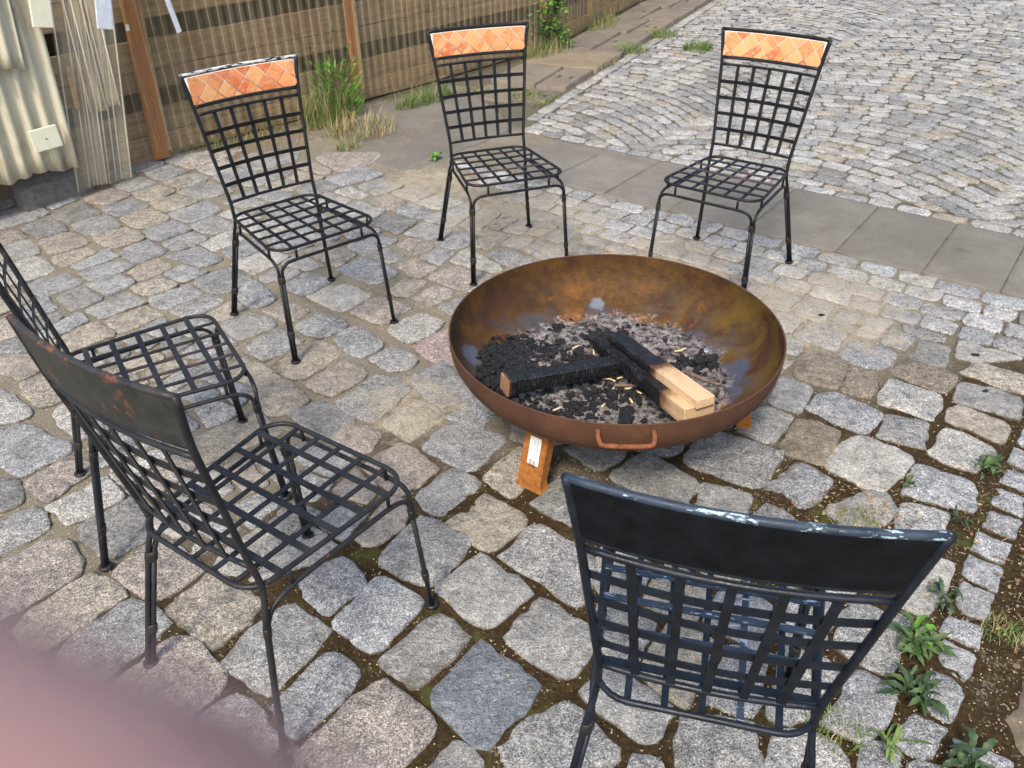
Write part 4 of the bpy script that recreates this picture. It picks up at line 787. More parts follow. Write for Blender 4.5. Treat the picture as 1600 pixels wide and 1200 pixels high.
RL = [.02]+[.02+(RR-.02)*(1-(1-i/34)**1.7) for i in range(1, 35)]
v, f = dish(RL, lambda r: bowlz(r)); link('bowl_inside', mesh('bowl_inside', v, f, 'rust_in'), bt)
v, f = dish([r+.0045*r/RR for r in RL], lambda r: bowlz(r/(1+.0045/RR))-.004*(1-r/RR), flip=True)
link('bowl_shell', mesh('bowl_shell', v, f, 'rust_out'), bt)
mb = MB(); ring = [(RR*math.cos(a)+.002*math.cos(a), (RR+.002)*math.sin(a), RZ) for a in [6.28319*k/96 for k in range(97)]]; mb.tube(ring, .0031, 6, False); link('rim', mb.make('rim', 'rust_out'), bt)
def handle(ang, name='handle'):
    mb = MB(); ca, sa = math.cos(ang), math.sin(ang); t = Vector((-sa, ca, 0)); o = Vector((ca, sa, 0)); z0 = .335; r0 = RR+.002
    P = [o*(r0-.004)-t*.076+Vector((0, 0, z0+.006)), o*(r0+.020)-t*.076+Vector((0, 0, z0+.002)), o*(r0+.036)-t*.072+Vector((0, 0, z0-.006)), o*(r0+.040)-t*.060+Vector((0, 0, z0-.012)), o*(r0+.041)+Vector((0, 0, z0-.014)), o*(r0+.040)+t*.060+Vector((0, 0, z0-.012)), o*(r0+.036)+t*.072+Vector((0, 0, z0-.006)), o*(r0+.020)+t*.076+Vector((0, 0, z0+.002)), o*(r0-.004)+t*.076+Vector((0, 0, z0+.006))]
    mb.tube(catm(P, 5), .0068, 10); link(name, mb.make(name, 'rust_handle'), bt)
handle(math.radians(-93)); handle(math.radians(87))
def bleg(fx, fy, lab=False):
    a = Vector((fx-BX, fy-BY, 0)); rad = Vector((a.x, a.y, 0)).normalized(); tan = Vector((-rad.y, rad.x, 0)); w2, d2 = .043, .023
    b = a-rad*.045; b.z = bowlz(a.length-.045)+.01; V = []; pf = ((-1, -.8), (-.92, -1), (.92, -1), (1, -.8), (1, .8), (.92, 1), (-.92, 1), (-1, .8))
    for p, k in ((a, 1.16), (a+Vector((0, 0, .010)), 1.04), (a+Vector((0, 0, .03)), 1.0), (b, .97)):
        for sx, sy in pf:
            q = p+tan*(w2*sx*k)-rad*(d2*sy*k); q.z = p.z if p is not b else min(b.z+.02, bowlz(math.hypot(q.x, q.y))-.014); V.append(q)
    F = [(r*8+i, r*8+(i+1) % 8, (r+1)*8+(i+1) % 8, (r+1)*8+i) for r in range(3) for i in range(8)]+[tuple(range(8)), tuple(24+i for i in range(8))]
    l = link('leg', mesh('leg', V, F, 'rust_leg', False), bt)
    if lab:
        d = Vector((b.x-a.x, b.y-a.y, b.z-.01-a.z)).normalized(); n = (rad-d*rad.dot(d)).normalized(); c = a.lerp(b, .57)+n*(d2*1.0+.0016)+tan*.004; rt = tan if tan.dot(CR) > 0 else -tan; R_ = Matrix((rt, -n, d)).transposed()
        mb = MB(); mb.box(c, (.040, .0008, .125), R_); lb = link('sticker', mb.make('sticker', 'paperlabel', False), l)
        for txt, sz, ox in (('Feuerdorf.d', .0105, .0105), ('ro sch rund', .0062, .0035), ('d Bo. er', .0088, -.0030), ('s nt al io', .0042, -.0105)):
            cu = bpy.data.curves.new('txt', 'FONT'); cu.body = txt; cu.size = sz; cu.align_x = 'LEFT'; cu.align_y = 'CENTER'; to = bpy.data.objects.new('txt', cu); C.objects.link(to)
            bpy.context.view_layer.update(); dg = bpy.context.evaluated_depsgraph_get(); me = bpy.data.meshes.new_from_object(to.evaluated_get(dg)); bpy.data.objects.remove(to)
            for v_ in me.vertices: v_.co = c+n*.0007+rt*(ox+v_.co.y)-d*(v_.co.x-.050)
            me.materials.clear(); me.materials.append(M['ink']); link('print', me, l)
        mb = MB()
        for i in range(13): mb.box(c+n*.0007-d*(.018+.0021*i)+rt*.004, (.010, .0003, .0011 if i % 3 else .0006), R_)
        for i in range(11): mb.box(c+n*.0007-d*(.016+.0024*i)-rt*.009, (.006, .0003, .0014), R_)
        link('print', mb.make('print', 'ink', False), l)
    return l
bleg(.058, 1.908, True); bleg(.792, 2.225); bleg(.155, 2.70)
# ash bed
V = []; F = []; n = 72
for i in range(15):
    r = .415*i/14
    for k in range(n):
        a = 6.28319*k/n; x, y = r*math.cos(a), r*math.sin(a); e = 1+.22*noise.noise(Vector((math.cos(a)*1.4, math.sin(a)*1.4, 3)))+.10*noise.noise(Vector((math.cos(a)*6, math.sin(a)*6, 3)))
        x *= e; y *= e*.92
        bz = bowlz(math.hypot(x, y)); top = .200+.013*(r/.415)**2+.010*noise.noise(Vector((x*9, y*9, 1)))+.007*noise.noise(Vector((x*34, y*34, 1)))
        z = max(top if i < 13 else bz-.003*(i-12), bz-.004); V.append((x, y, z))
F = [(i*n+k, i*n+(k+1) % n, (i+1)*n+(k+1) % n, (i+1)*n+k) for i in range(14) for k in range(n)]
link('ash_bed', mesh('ash_bed', V, [q[::-1] for q in F], 'ash'), kind='stuff', label='grey ash bed in the middle of the rusty bowl', cat='ash').location = (BX, BY, 0)
def surf(x, y): r = math.hypot(x-BX, y-BY); return max(bowlz(r), .200+.013*(r/.415)**2)
# charcoal
def lump(r, seed, st=(1, 1, .7)):
    import bmesh
    bm = bmesh.new(); bmesh.ops.create_icosphere(bm, subdivisions=1, radius=r)
    for v_ in bm.verts:
        k = 1+.55*noise.noise(v_.co/r*1.1+Vector((seed*3.1, seed, 0))); v_.co = Vector((v_.co.x*st[0], v_.co.y*st[1], v_.co.z*st[2]))*k
    vv = [v_.co.copy() for v_ in bm.verts]; ff = [tuple(a.index for a in f_.verts) for f_ in bm.faces]; bm.free(); return vv, ff
clus = [((-.03, 2.40), .13, .11, 620), ((.3, 2.32), .28, .24, 700), ((.10, 2.47), .10, .06, 150), ((.02, 2.52), .12, .04, 80), ((.32, 2.55), .05, .04, 55), ((.40, 2.60), .05, .02, 25), ((.17, 2.62), .03, .01, 12), ((.60, 2.37), .08, .035, 80), ((.68, 2.38), .04, .04, 45), ((.15, 2.10), .12, .035, 110), ((.30, 2.16), .10, .05, 110), ((.36, 2.05), .015, .06, 24), ((.25, 2.42), .07, .04, 50), ((.3, 2.3), .3, .2, 110), ((.42, 2.2), .06, .05, 40)]
mb = MB(); rr = random.Random(4)
for (cx, cy), sx_, sy_, n_ in clus:
    for k in range(n_):
        x, y = at(rr.gauss(cx, sx_*.62), rr.gauss(cy, sy_*.7)); r = (.0022+.012*rr.random()**2.2)*(1 if n_ > 40 else 1.2)
        if math.hypot(x-BX, y-BY) > (.385 if n_ == 700 else .45): continue
        if n_ == 700: r *= .7
        vv, ff = lump(r, rr.random()*50, (rr.uniform(.7, 1.8), rr.uniform(.6, 1.2), rr.uniform(.5, .9))); a = rr.random()*6.28
        Rz = Matrix.Rotation(a, 3, 'Z') @ Matrix.Rotation(rr.uniform(-.6, .6), 3, 'X'); z = surf(x, y)+r*.45
        mb.add([Rz @ q+Vector((x, y, z)) for q in vv], ff)
link('charcoal_crumbs', mb.make('charcoal_crumbs', 'coal', False), kind='stuff', label='black charcoal crumbs heaped on the ash in the bowl', cat='charcoal')
LL = ['pointed charcoal lump at the sawn end of the short burnt beam', 'charcoal lump on the heap just above the short burnt beam', 'big charcoal lump behind the far end of the crossed beams', 'charcoal lump at the very far tip of the crossed beams', 'charcoal lump right of the far tip of the crossed beams', 'flat charcoal lump alone at the back of the ash', 'smaller charcoal lump touching the flat one at the back', 'largest charcoal lump to the right of the pale plank', 'charcoal lump at the right end of the ash bed', 'upright charcoal lump near the front rim above the handle', 'charcoal lump closest to the front rim above the handle', 'charcoal lump left of the small yellow stick', 'charcoal lump under the small yellow stick behind the beam', 'charcoal lump in the gap between the beams beside a pale stick', 'charcoal lump in the gap touching the wide timber', 'charcoal lump at the back left edge of the heap']
for i, (x, y, r) in enumerate(((-.055, 2.25, .022), (.05, 2.36, .02), (.30, 2.54, .026), (.36, 2.565, .024), (.42, 2.575, .02), (.17, 2.63, .02), (.19, 2.635, .016), (.66, 2.365, .028), (.70, 2.37, .024), (.355, 2.06, .02), (.36, 2.03, .02), (.14, 2.44, .02), (.24, 2.45, .02), (.33, 2.19, .02), (.40, 2.185, .022), (-.02, 2.50, .018))):
    x, y = at(x, y); vv, ff = lump(r, i*1.7+3, (1.1, .9, .8)); o = link('charcoal_lump', mesh('charcoal_lump', vv, ff, 'coal', False), label=LL[i], cat='charcoal', group='charcoal lumps in the bowl'); o.location = (x, y, surf(x, y)+r*.5); o.rotation_euler = (0, 0, i)
# timbers
def beam(name, p0, p1, wd, ht, mat, charlen, roll=0, label='', seed=0, shrink=.8):
    """p0 charred end, p1 sound end, both on the axis; local x runs from p0"""
    p0, p1 = [Vector((*at(q_[0], q_[1]), .0757+.955*q_[2])) for q_ in (p0, p1)]; L = (p1-p0).length; nx_ = 60; V = []; m_ = 5; prof_ = []
    for k in range(4):
        for j in range(m_):
            t = j/m_*2-1; prof_.append([(t, -1), (1, t), (-t, 1), (-1, -t)][k])
    n = len(prof_)
    for i in range(nx_+1):
        x = L*i/nx_; c = max(0, min(1, (charlen-x)/.05)); s_ = 1-(1-shrink)*c*(1-.5*x/L)
        for a, b in prof_:
            y, z = a*wd/2, b*ht/2; k_ = 1+c*(.035*noise.noise(Vector((x*55, a*2+seed, b*2)))+.13*noise.noise(Vector((x*16, a+seed, b)))); rnd = 1-.10*c*(abs(a)*abs(b))
            V.append((x+c*.002*noise.noise(Vector((a*9, b*9, x*40))), y*s_*k_*rnd, z*s_*k_*rnd))
    F = [(i*n+k, i*n+(k+1) % n, (i+1)*n+(k+1) % n, (i+1)*n+k) for i in range(nx_) for k in range(n)]+[tuple(range(n))[::-1], tuple(nx_*n+k for k in range(n))]
    me = mesh(name, V, F, mat, False); o = link(name, me, label=label, cat='firewood'); bv = o.modifiers.new('b', 'BEVEL'); bv.width = .002; bv.limit_method = 'ANGLE'; bv.angle_limit = 1.0; d = (p1-p0).normalized(); y_ = Vector((0, 0, 1)).cross(d).normalized(); z_ = d.cross(y_)
    R_ = Matrix((d, y_, z_)).transposed().to_4x4(); o.matrix_world = Matrix.Translation(p0) @ R_ @ Matrix.Rotation(roll, 4, 'X'); return o
M['tim_a'] = timber('charred_beam', .434, 0, .004, .62, .05); M['tim_b'] = timber('half_burnt_timber', .42, 0, .04); M['tim_c'] = timber('half_burnt_plank', .265, 0, .06)
beam('burnt_beam', (.395, 2.325, .178), (-.025, 2.140, .222), .060, .056, M['tim_a'], .42, label='short squared beam burnt black, its brown sawn end against the left of the bowl', seed=3, shrink=.94)
beam('half_burnt_timber', (.335, 2.465, .182), (.563, 1.948, .236), .105, .056, M['tim_b'], .37, label='wide squared timber, charred black for most of its length, lying under the pale plank', seed=9, shrink=.90)
beam('half_burnt_plank', (.362, 2.425, .228), (.576, 1.944, .279), .062, .030, M['tim_c'], .27, label='narrow pale plank with a black burnt end, lying on top of the squared timber', seed=5, shrink=.95)
def cap(x, y, z, r, lab, tilt=0):
    mb = MB(); mb.tube([(0, 0, -.003), (0, 0, .0015), (0, 0, .003)], [r, r, r*.86], 18); o = link('bottle_cap', mb.make('bottle_cap', 'cap'), label=lab, cat='bottle cap'); o.location = (x, y, z); o.rotation_euler = (tilt, tilt, 0)
CX_, CY_ = at(.668, 2.115); cap(CX_, CY_, bowlz(math.hypot(CX_-BX, CY_-BY))+.006, .0145, 'round grey bottle cap on bare steel to the right of the plank end', -.3)
cap(*at(.655, 2.27), surf(*at(.655, 2.27))+.004, .011, 'small pale bottle cap beside the brown twig in the ash', .2)
cap(*at(.70, 2.45), surf(*at(.70, 2.45))+.004, .011, 'pale cap at the back right edge of the ash', .2)
mb = MB(); st = [((.235, 2.493), .5, .03), ((.297, 2.46), 1.55, .036), ((.325, 2.285), -.2, .03), ((.345, 2.275), -.9, .02), ((.335, 2.215), 1.0, .033), ((.385, 2.222), 0, .042), ((.42, 2.20), -.8, .03), ((.39, 2.15), 1.9, .022), ((.296, 2.125), .9, .02), ((.145, 2.105), .4, .03), ((.37, 2.29), .2, .02), ((.62, 2.46), .3, .02), ((.60, 2.45), 0, .028)]
SL = ['yellowish stick lying behind the short burnt beam', 'upright thin stick beside the crossing of the beams', 'white stick at the inner corner of the crossed beams', 'short white stick touching the one in the beam corner', 'slanted pale stick left of the reddish twig', 'longest pale stick lying beside the reddish twig', 'pale stick leaning against the wide charred timber', 'stubby upright pale stick in the middle of the front ash', 'stubby pale stick left of the middle of the front ash', 'pale stick nearest the front left rim', 'pale splinter in front of the wide charred timber', 'orange-tan stick at the back right of the ash', 'second tan stick at the back right of the ash']
for i, ((x, y), a, L) in enumerate(st):
    mb = MB(); d = Vector((math.cos(a), math.sin(a), .12))*L/2; mb.tube([-d, d*.2+Vector((0, 0, .001)), d], .0034, 7); o = link('wood_stick', mb.make('wood_stick', 'stick'), label=SL[i], cat='stick', group='pale sticks in the ash'); x, y = at(x, y); o.location = (x, y, surf(x, y)+.009)
def twig(pts, r, lab, n=7):
    pts = [(*at(q_[0], q_[1]), surf(*at(q_[0], q_[1]))+q_[2]) for q_ in pts]; mb = MB(); mb.tube(catm(pts, 4), [r*(1-.4*i/(4*(len(pts)-1))) for i in range(4*(len(pts)-1)+1)], n); c = pts[0]; link('twig', mb.make('twig', 'twig'), label=lab, cat='twig')
twig([(.345, 2.245, .010), (.40, 2.235, .013), (.455, 2.225, .012)], .007, 'reddish brown twig between the two burnt beams')
twig([(.60, 2.31, .010), (.66, 2.255, .008), (.70, 2.225, .008)], .0085, 'thick barked twig to the right of the pale plank')
twig([(.66, 2.275, .006), (.70, 2.27, .01), (.745, 2.262, .006)], .002, 'thin bent twig beside the barked twig')

# ---------------------------------------------------------------- fence
FA = Vector((-2.268, 5.092, 0)); FD = Vector((.661, .750, 0)).normalized(); FN = Vector((FD.y, -FD.x, 0)); UB = 4.05
FD2 = Vector((.447, .894, 0)); FN2 = Vector((FD2.y, -FD2.x, 0)); FA2 = FA+FD*UB
def fp(u, w_, z):
    if u <= UB: return FA+FD*u+FN*w_+Vector((0, 0, z))
    return FA2+FD2*(u-UB)+FN2*w_+Vector((0, 0, z))
def ang(u): d = FD if u <= UB else FD2; return math.atan2(d.y, d.x)
fence = empty('plank_fence', FA, ang(0), label='weathered brown plank fence with dark gaps between pairs of boards', cat='fence')
bpy.context.view_layer.update(); FI = fence.matrix_world.inverted()
rws = [(.002, .145), (.148, .294), (.412, .527), (.531, .696), (.813, .955), (.959, 1.10), (1.22, 1.36), (1.364, 1.50)]
rf = random.Random(9)
for ri, (z0, z1) in enumerate(rws):
    u = -3.2-rf.random()*.8
    brk = [-3.2, -1.1+.3*(ri % 2), UB, 6.2, 9.5]
    for a, b in zip(brk[:-1], brk[1:]):
        L = b-a-.006; zt = z1-z0; n = max(8, int(L/.08)); V = []; F = []
        for i in range(n+1):
            x = L*i/n-L/2; e0 = noise.noise(Vector((x*1.7+ri*7, 0, 0)))*.006; e1 = noise.noise(Vector((x*1.7+ri*7, 5, 0)))*.006; e1 = min(e1, .0005) if ri in (0, 2, 4, 6) else e1; e0 = max(e0, -.0005) if ri in (1, 3, 5, 7) else e0
            for w_, z in ((-.03, e0), (-.002, e0+.001), (.003*noise.noise(Vector((x*4, ri, 2))), zt*.5), (-.002, zt-.001+e1), (-.03, zt+e1)): V.append((x, -w_, z))
        F = [(i*5+k, (i+1)*5+k, (i+1)*5+k+1, i*5+k+1) for i in range(n) for k in range(4)]+[(i*5+4, (i+1)*5+4, (i+1)*5, i*5) for i in range(n)]+[(0, 1, 2, 3, 4), tuple(n*5+k for k in (4, 3, 2, 1, 0))]
        c = (a+b)/2+ (0.0001 if b <= UB else 0); o = link('plank', mesh('plank', V, F, 'plank', False), fence)
        pw = fp(c if b <= UB or c > UB else c, rf.uniform(-.004, .004)+(-.018 if ri in (1,) else 0), z0); ag = ang(c); o.matrix_parent_inverse = FI; o.matrix_world = Matrix.Translation(pw) @ Matrix.Rotation(ag, 4, 'Z')
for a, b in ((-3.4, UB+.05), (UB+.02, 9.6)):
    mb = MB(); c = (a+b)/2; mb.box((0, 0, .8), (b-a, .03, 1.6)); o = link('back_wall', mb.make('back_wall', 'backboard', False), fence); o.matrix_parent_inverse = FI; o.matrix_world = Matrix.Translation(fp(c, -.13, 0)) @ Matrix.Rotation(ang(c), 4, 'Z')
def batt(u0, z0, u1, z1, wd, dp, w_, mat, pale=True):
    p0, p1 = fp(u0, w_, z0), fp(u1, w_, z1); ag = ang(u0); mb = MB(); h = (p1-p0).length; mb.box((0, 0, h/2), (wd, dp, h))
    o = link('batten', mb.make('batten', mat, False), fence); o.matrix_parent_inverse = FI; lean = math.atan2(u1-u0, z1-z0); o.matrix_world = Matrix.Translation(p0) @ Matrix.Rotation(ag, 4, 'Z') @ Matrix.Rotation(lean, 4, 'Y'); return o
batt(.03, .02, .10, 1.4, .085, .045, .055, 'batten'); batt(.088, .06, .158, 1.4, .022, .030, .052, 'batten_pale')
batt(1.66, .125, 1.66, 1.4, .05, .04, .06, 'batten'); batt(1.70, .115, 1.70, 1.4, .026, .044, .06, 'batten_pale')
batt(3.88, .285, 3.88, 1.4, .04, .04, .06, 'batten_pale'); batt(4.95, .15, 4.95, 1.4, .05, .04, .06, 'batten_pale'); batt(5.13, .16, 5.13, 1.4, .03, .04, .06, 'batten_pale'); batt(6.4, .1, 6.4, 1.4, .05, .04, .06, 'batten'); batt(-1.5, .1, -1.5, 1.4, .05, .04, .06, 'batten')

def corr(name, u0, u1, z0, z1, w0, amp, pitch, mat, label, leanw=0., leanu=0., ragged=0., step=12, th=.0015, kind=None, round_=None, rib=None):
    n = int((u1-u0)/pitch*step); nz = 14; V = []; F = []; n = max(n, 8)
    for j in range(nz+1):
        for i in range(n+1):
            u = u0+(u1-u0)*i/n; t = j/nz; zz = z0+(z1-z0)*t
            if j == 0 and ragged: zz += ragged*(noise.noise(Vector((u*7, 1, 3)))+.5*noise.noise(Vector((u*30, 1, 3))))
            ph = u/pitch*2*math.pi; s_ = math.sin(ph)
            if round_: s_ = max(0, math.sin(ph))**round_*2-1
            V.append(fp(u+leanu*(zz-z0), w0+amp*s_+leanw*(zz-z0)+.0015*noise.noise(Vector((u*2, zz*3, 4))), zz))
    c = V[0].copy(); V = [v_-c for v_ in V]; F = [(j*(n+1)+i, j*(n+1)+i+1, (j+1)*(n+1)+i+1, (j+1)*(n+1)+i) for j in range(nz) for i in range(n)]
    me = mesh(name, V, F, mat); o = link(name, me, label=label, cat='corrugated sheet'); o.location = c
    so_ = o.modifiers.new('thick', 'SOLIDIFY'); so_.thickness = th
    if rib:  # thin added tubes put the ridges' glossy highlights into the shape
        mb = MB(); k = math.ceil(u0/(pitch*rib[2]))
        while k*pitch*rib[2] < u1:
            u = k*pitch*rib[2]+(rib[3]*(noise.noise(Vector((k*3.3, 1, 1)))) if len(rib) > 3 else 0); s_ = math.sin(u/pitch*2*math.pi); mb.tube([fp(u+leanu*z_, w0+amp*s_+.001+leanw*z_, z0+z_+.002)-c for z_ in (0, (z1-z0)*.33, (z1-z0)*.66, z1-z0)], rib[0], 5); k += 1
        rb = link('rib_glints', mb.make('rib_glints', rib[1]), o)
    return o
corr('corrugated_sheet', -.18, 4.0, .055, 1.5, .10, .011, .076, 'clear', 'clear corrugated plastic sheet fixed over the plank fence beside the pine battens', rib=(.0022, 'rib', 1, .02))
corr('corrugated_sheet', 4.1, 9, .075, 1.5, .10, .011, .076, 'clear', 'clear corrugated plastic sheet over the far end of the fence behind the leafy bush', rib=(.0022, 'rib', 1, .02))
corr('corrugated_sheet', -2.6, -.58, .20, 1.6, .33, .019, .088, 'cream_sheet', 'cream fibreglass corrugated sheet with a square plate fixed near its lower edge', leanu=.05, ragged=.035, th=.003)
corr('corrugated_sheet', -1.35, -.70, .74, 1.62, .368, .019, .088, 'cream_sheet', 'upper cream corrugated sheet overlapping the one below, its torn edge showing', leanu=.10, ragged=.05, th=.003)
corr('corrugated_sheet', -.60, -.26, .015, 1.5, .225, .014, .15, 'clear_thick', 'yellowed clear corrugated sheet reaching the ground beside the grey block', leanu=.17, ragged=.012, th=.003, rib=(.0038, 'rib_glint_bright', .30, .04))
corr('corrugated_sheet', -.42, -.24, .44, 1.5, .275, .016, .09, 'clear_thick', 'short glossy clear sheet ending in a curled edge left of the big orange batten', leanu=.05, ragged=.03, th=.003, rib=(.0038, 'rib_glint_bright', .45, .03))
corr('corrugated_sheet', -.56, -.42, .03, 1.5, .252, .010, .16, 'clear_thick', 'narrow milky clear strip between the cream sheet and the glossy one', leanu=.16, ragged=.01, th=.002, rib=(.003, 'rib_glint_bright', .3, .03))
def fbox(name, u, w_, z, d, mat, lab, cat, rl=0, bev=.003):
    mb = MB(); mb.box((0, 0, 0), d); o = link(name, mb.make(name, mat, False), label=lab, cat=cat); o.matrix_world = Matrix.Translation(fp(u, w_, z)) @ Matrix.Rotation(ang(u), 4, 'Z') @ Matrix.Rotation(rl, 4, 'Y')
    b = o.modifiers.new('b', 'BEVEL'); b.width = bev; b.segments = 2; return o
p = fbox('square_plate', -.715, .372, .385, (.145, .014, .115), 'cream_plate', 'square cream plastic plate near the bottom of the cream corrugated sheet', 'plate', -.04)
mb = MB(); mb.tube([(0, -.006, 0), (0, -.010, 0)], .004, 8); link('screw', mb.make('screw', 'dark'), p)
p2 = fbox('square_plate', -.535, .38, 1.01, (.10, .016, .20), 'cream_plate', 'taller cream plastic plate high on the corrugated sheet at the top edge of the photo', 'plate', .18)
fbox('wooden_lath', -.147, .32, 1.19, (.085, .012, .70), 'white_wood', 'wide whitish lath hanging at the top left above the plank fence', 'lath', .20)
fbox('wooden_lath', .204, .20, 1.138, (.030, .012, .80), 'white_wood', 'narrow whitish lath hanging to the right of the big orange batten', 'lath', -.16)
hp = fbox('wooden_block_strip', -.455, .262, .575, (.030, .008, .22), 'batten_pale', 'short greyish strip of wood behind the glossy clear sheet', 'lath', .08)
fbox('wooden_chip', .0, .12, .80, (.02, .01, .035), 'cream_plate', 'tiny pale block on the left side of the big orange batten', 'block', .1)
# block behind the sheets
V, F = stone_geo([(-.22, -.09), (.20, -.09), (.22, .09), (-.20, .09)], 20, 1, z0=.13, rings=((0, -.13), (0, -.03), (.012, -.006), (.03, .0)))
blk = link('stone_block', mesh('stone_block', V, F, 'block', False), label='grey stone block lying under the corrugated sheets at the foot of the fence', cat='stone'); q = fp(-.70, .16, -.01); blk.location = q; blk.rotation_euler = (0, 0, ang(0)+.15)
V, F = stone_geo([(-.35, -.09), (.32, -.08), (.33, .07), (-.35, .09)], 20, 1, z0=.15, rings=((0, -.16), (0, -.03), (.012, -.006), (.03, .0)))
blk = link('stone_block', mesh('stone_block', V, F, 'block', False), label='long grey-brown block in the dark under the cream corrugated sheet', cat='stone'); blk.location = fp(-1.35, .15, -.01); blk.rotation_euler = (0, 0, ang(0))

# ---------------------------------------------------------------- plants
def leafmesh(L, W_, curve, jag, seed, name='leaf'):
    r = random.Random(seed); n = 9; V = []; F = []
    for i in range(n+1):
        t = i/n; wd = W_*(math.sin(math.pi*min(1, t**1.3*.93+.05)))**.8*(1+(jag*(1 if i % 2 else -1)*.5)); x = L*t; z = curve*L*(t*(1.1-t))*2.2+.004
        V += [(x*math.cos(curve*t), -wd/2, z+.12*wd), (x*math.cos(curve*t), 0, z-.05*wd), (x*math.cos(curve*t), wd/2, z+.12*wd)]
    F = [(i*3+k, (i+1)*3+k, (i+1)*3+k+1, i*3+k+1) for i in range(n) for k in (0, 1)]
    return V, F
def rosette(x, y, R_, n, label, mat='leaf', jag=.25, seed=0, wr=.2, extra=None, z=0.0):
    r = random.Random(seed); t = empty('weed', (x, y, z), 0, label=label, cat='weed')
    pool = []
    for k in range(5): v, f = leafmesh(1., wr*(1+.2*k/5), .25+.12*k, jag, k+seed); pool.append((v, f))
    ms = []
    for k, (v, f) in enumerate(pool): ms.append(mesh('leaf', [(a*R_*.88, b*R_*.88, c*R_*.88) for a, b, c in v], f, mat))
    for k in range(n):
        o = link('leaf', ms[k % 5], t); s_ = r.uniform(.45, 1.08); o.location = (r.gauss(0, R_*.16), r.gauss(0, R_*.16), r.uniform(0, R_*.12)); o.scale = (s_,)*3; o.rotation_euler = (r.uniform(-.35, .35), -r.uniform(-.12, .75), 6.283*k/n*1.618*2+r.uniform(-.3, .3))
        if extra and r.random() < .22: o.material_slots[0].link = 'OBJECT'; o.material_slots[0].material = M[extra]
    return t
rosette(1.493, 1.932, .080, 26, 'bright green weed rosette beside the edging setts at the right edge', 'leaf', .12, 1, .22)
rosette(.992, 1.275, .095, 52, 'large bushy green weed rosette beside the front right chair', 'leaf', .35, 2, .17, 'leaf_bright')
rosette(.925, 1.135, .090, 30, 'dark toothed weed just below the large rosette, with one dry yellow leaf', 'leaf_dark', .35, 3, .17, 'leaf')
rosette(.810, 1.005, .085, 22, 'grassy green weed at the bottom edge between setts', 'grass', .1, 4, .09, 'leaf')
rosette(.955, .965, .095, 20, 'dark weed with reddish leaves at the bottom right corner', 'leaf_dark', .3, 5, .2, 'leaf_red')
rosette(1.305, 1.705, .06, 14, 'small thin-leaved weed in the joint beside the edging row', 'leaf_dark', .2, 6, .13)
rosette(1.115, 1.42, .085, 16, 'flat dark weed lying against the edging setts', 'leaf_dark', .35, 7, .15)
rosette(1.225, 1.872, .038, 9, 'tiny clover-like weed in a mossy joint right of the bowl', 'leaf', .1, 8, .45)
rosette(-.46, 4.985, .07, 14, 'flat bright green weed beside the rear leg of the middle chair', 'leaf_bright', .1, 9, .3)
rosette(1.42, 1.08, .06, 10, 'reddish little weed on the dry soil at the right edge', 'leaf_red', .2, 10, .3, 'leaf')
def tuft(x, y, n, h, spread, label, mats=('grass', 'straw'), mixp=.3, seed=0, rad=.05, wd=.004, ori=None, z=0, group=None):
    r = random.Random(seed); V = []; F = []; mi = []
    for k in range(n):
        a = r.random()*6.283; rr_ = rad*math.sqrt(r.random()); bx, by = rr_*math.cos(a), rr_*math.sin(a)
        if ori: bx, by = bx*ori[0], by*ori[0]*.35; bx, by = bx*math.cos(ori[1])-by*math.sin(ori[1]), bx*math.sin(ori[1])+by*math.cos(ori[1])
        d = r.random()*6.283; H = h*r.uniform(.4, 1.1); s_ = spread*r.uniform(.2, 1.2)*H; w_ = wd*r.uniform(.6, 1.2); px_, py_ = -math.sin(d)*w_/2, math.cos(d)*w_/2; b0 = len(V)
        for i in range(4):
            t = i/3; q = (bx+math.cos(d)*s_*t*t, by+math.sin(d)*s_*t*t, H*t*(1-.25*t*spread)); k_ = 1-t*.9; V += [(q[0]+px_*k_, q[1]+py_*k_, q[2]), (q[0]-px_*k_, q[1]-py_*k_, q[2])]
        F += [(b0+2*i, b0+2*i+1, b0+2*i+3, b0+2*i+2) for i in range(3)]; mi += [1 if r.random() < mixp else 0]*3
    me = mesh('grass_tuft', V, F, mats[0]); me.materials.append(M[mats[1]]); me.polygons.foreach_set('material_index', mi); o = link('grass_tuft', me, label=label, cat='grass', group=group); o.location = (x, y, z); return o
tuft(1.005, 1.715, 170, .04, .8, 'yellow-green moss and grass tuft behind the top edge of the front right chair', seed=1, rad=.06, wd=.0025)
tuft(-1.28, 5.86, 420, .30, .55, 'tall green grass clump at the fence behind the left rear chair', seed=2, rad=.22, mixp=.25, ori=(1.2, ang(0)), wd=.007)
tuft(-1.02, 5.60, 330, .17, 1.0, 'yellow dry grass clump between the chairs in front of the fence', ('straw', 'grass'), .35, 3, .24, .006)
tuft(-.62, 6.33, 420, .17, .9, 'bright green grass clump beside the second orange batten', seed=4, rad=.24, mixp=.15, ori=(1.3, ang(0)), wd=.006)
tuft(-1.05, 5.25, 110, .08, 1.2, 'small green tuft at the corner of the worn concrete', seed=5, rad=.08, wd=.005)
tuft(-1.75, 5.52, 200, .12, .9, 'sparse grass along the fence foot behind the left rear chair back', seed=6, rad=.25, mixp=.45, ori=(1.5, ang(0)), wd=.005)
tuft(.15, 6.42, 220, .07, 1.2, 'green grass on the small slab behind the middle chair', seed=7, rad=.14, mixp=.3, wd=.005)
tuft(-.28, 6.55, 160, .07, 1.3, 'thin flat grass on the worn concrete by the fence', seed=8, rad=.16, mixp=.4, wd=.005)
tuft(.30, 6.30, 200, .05, 1.2, 'grass strip growing between slab corner and small setts', seed=9, rad=.16, ori=(1.3, 1.1), wd=.005)
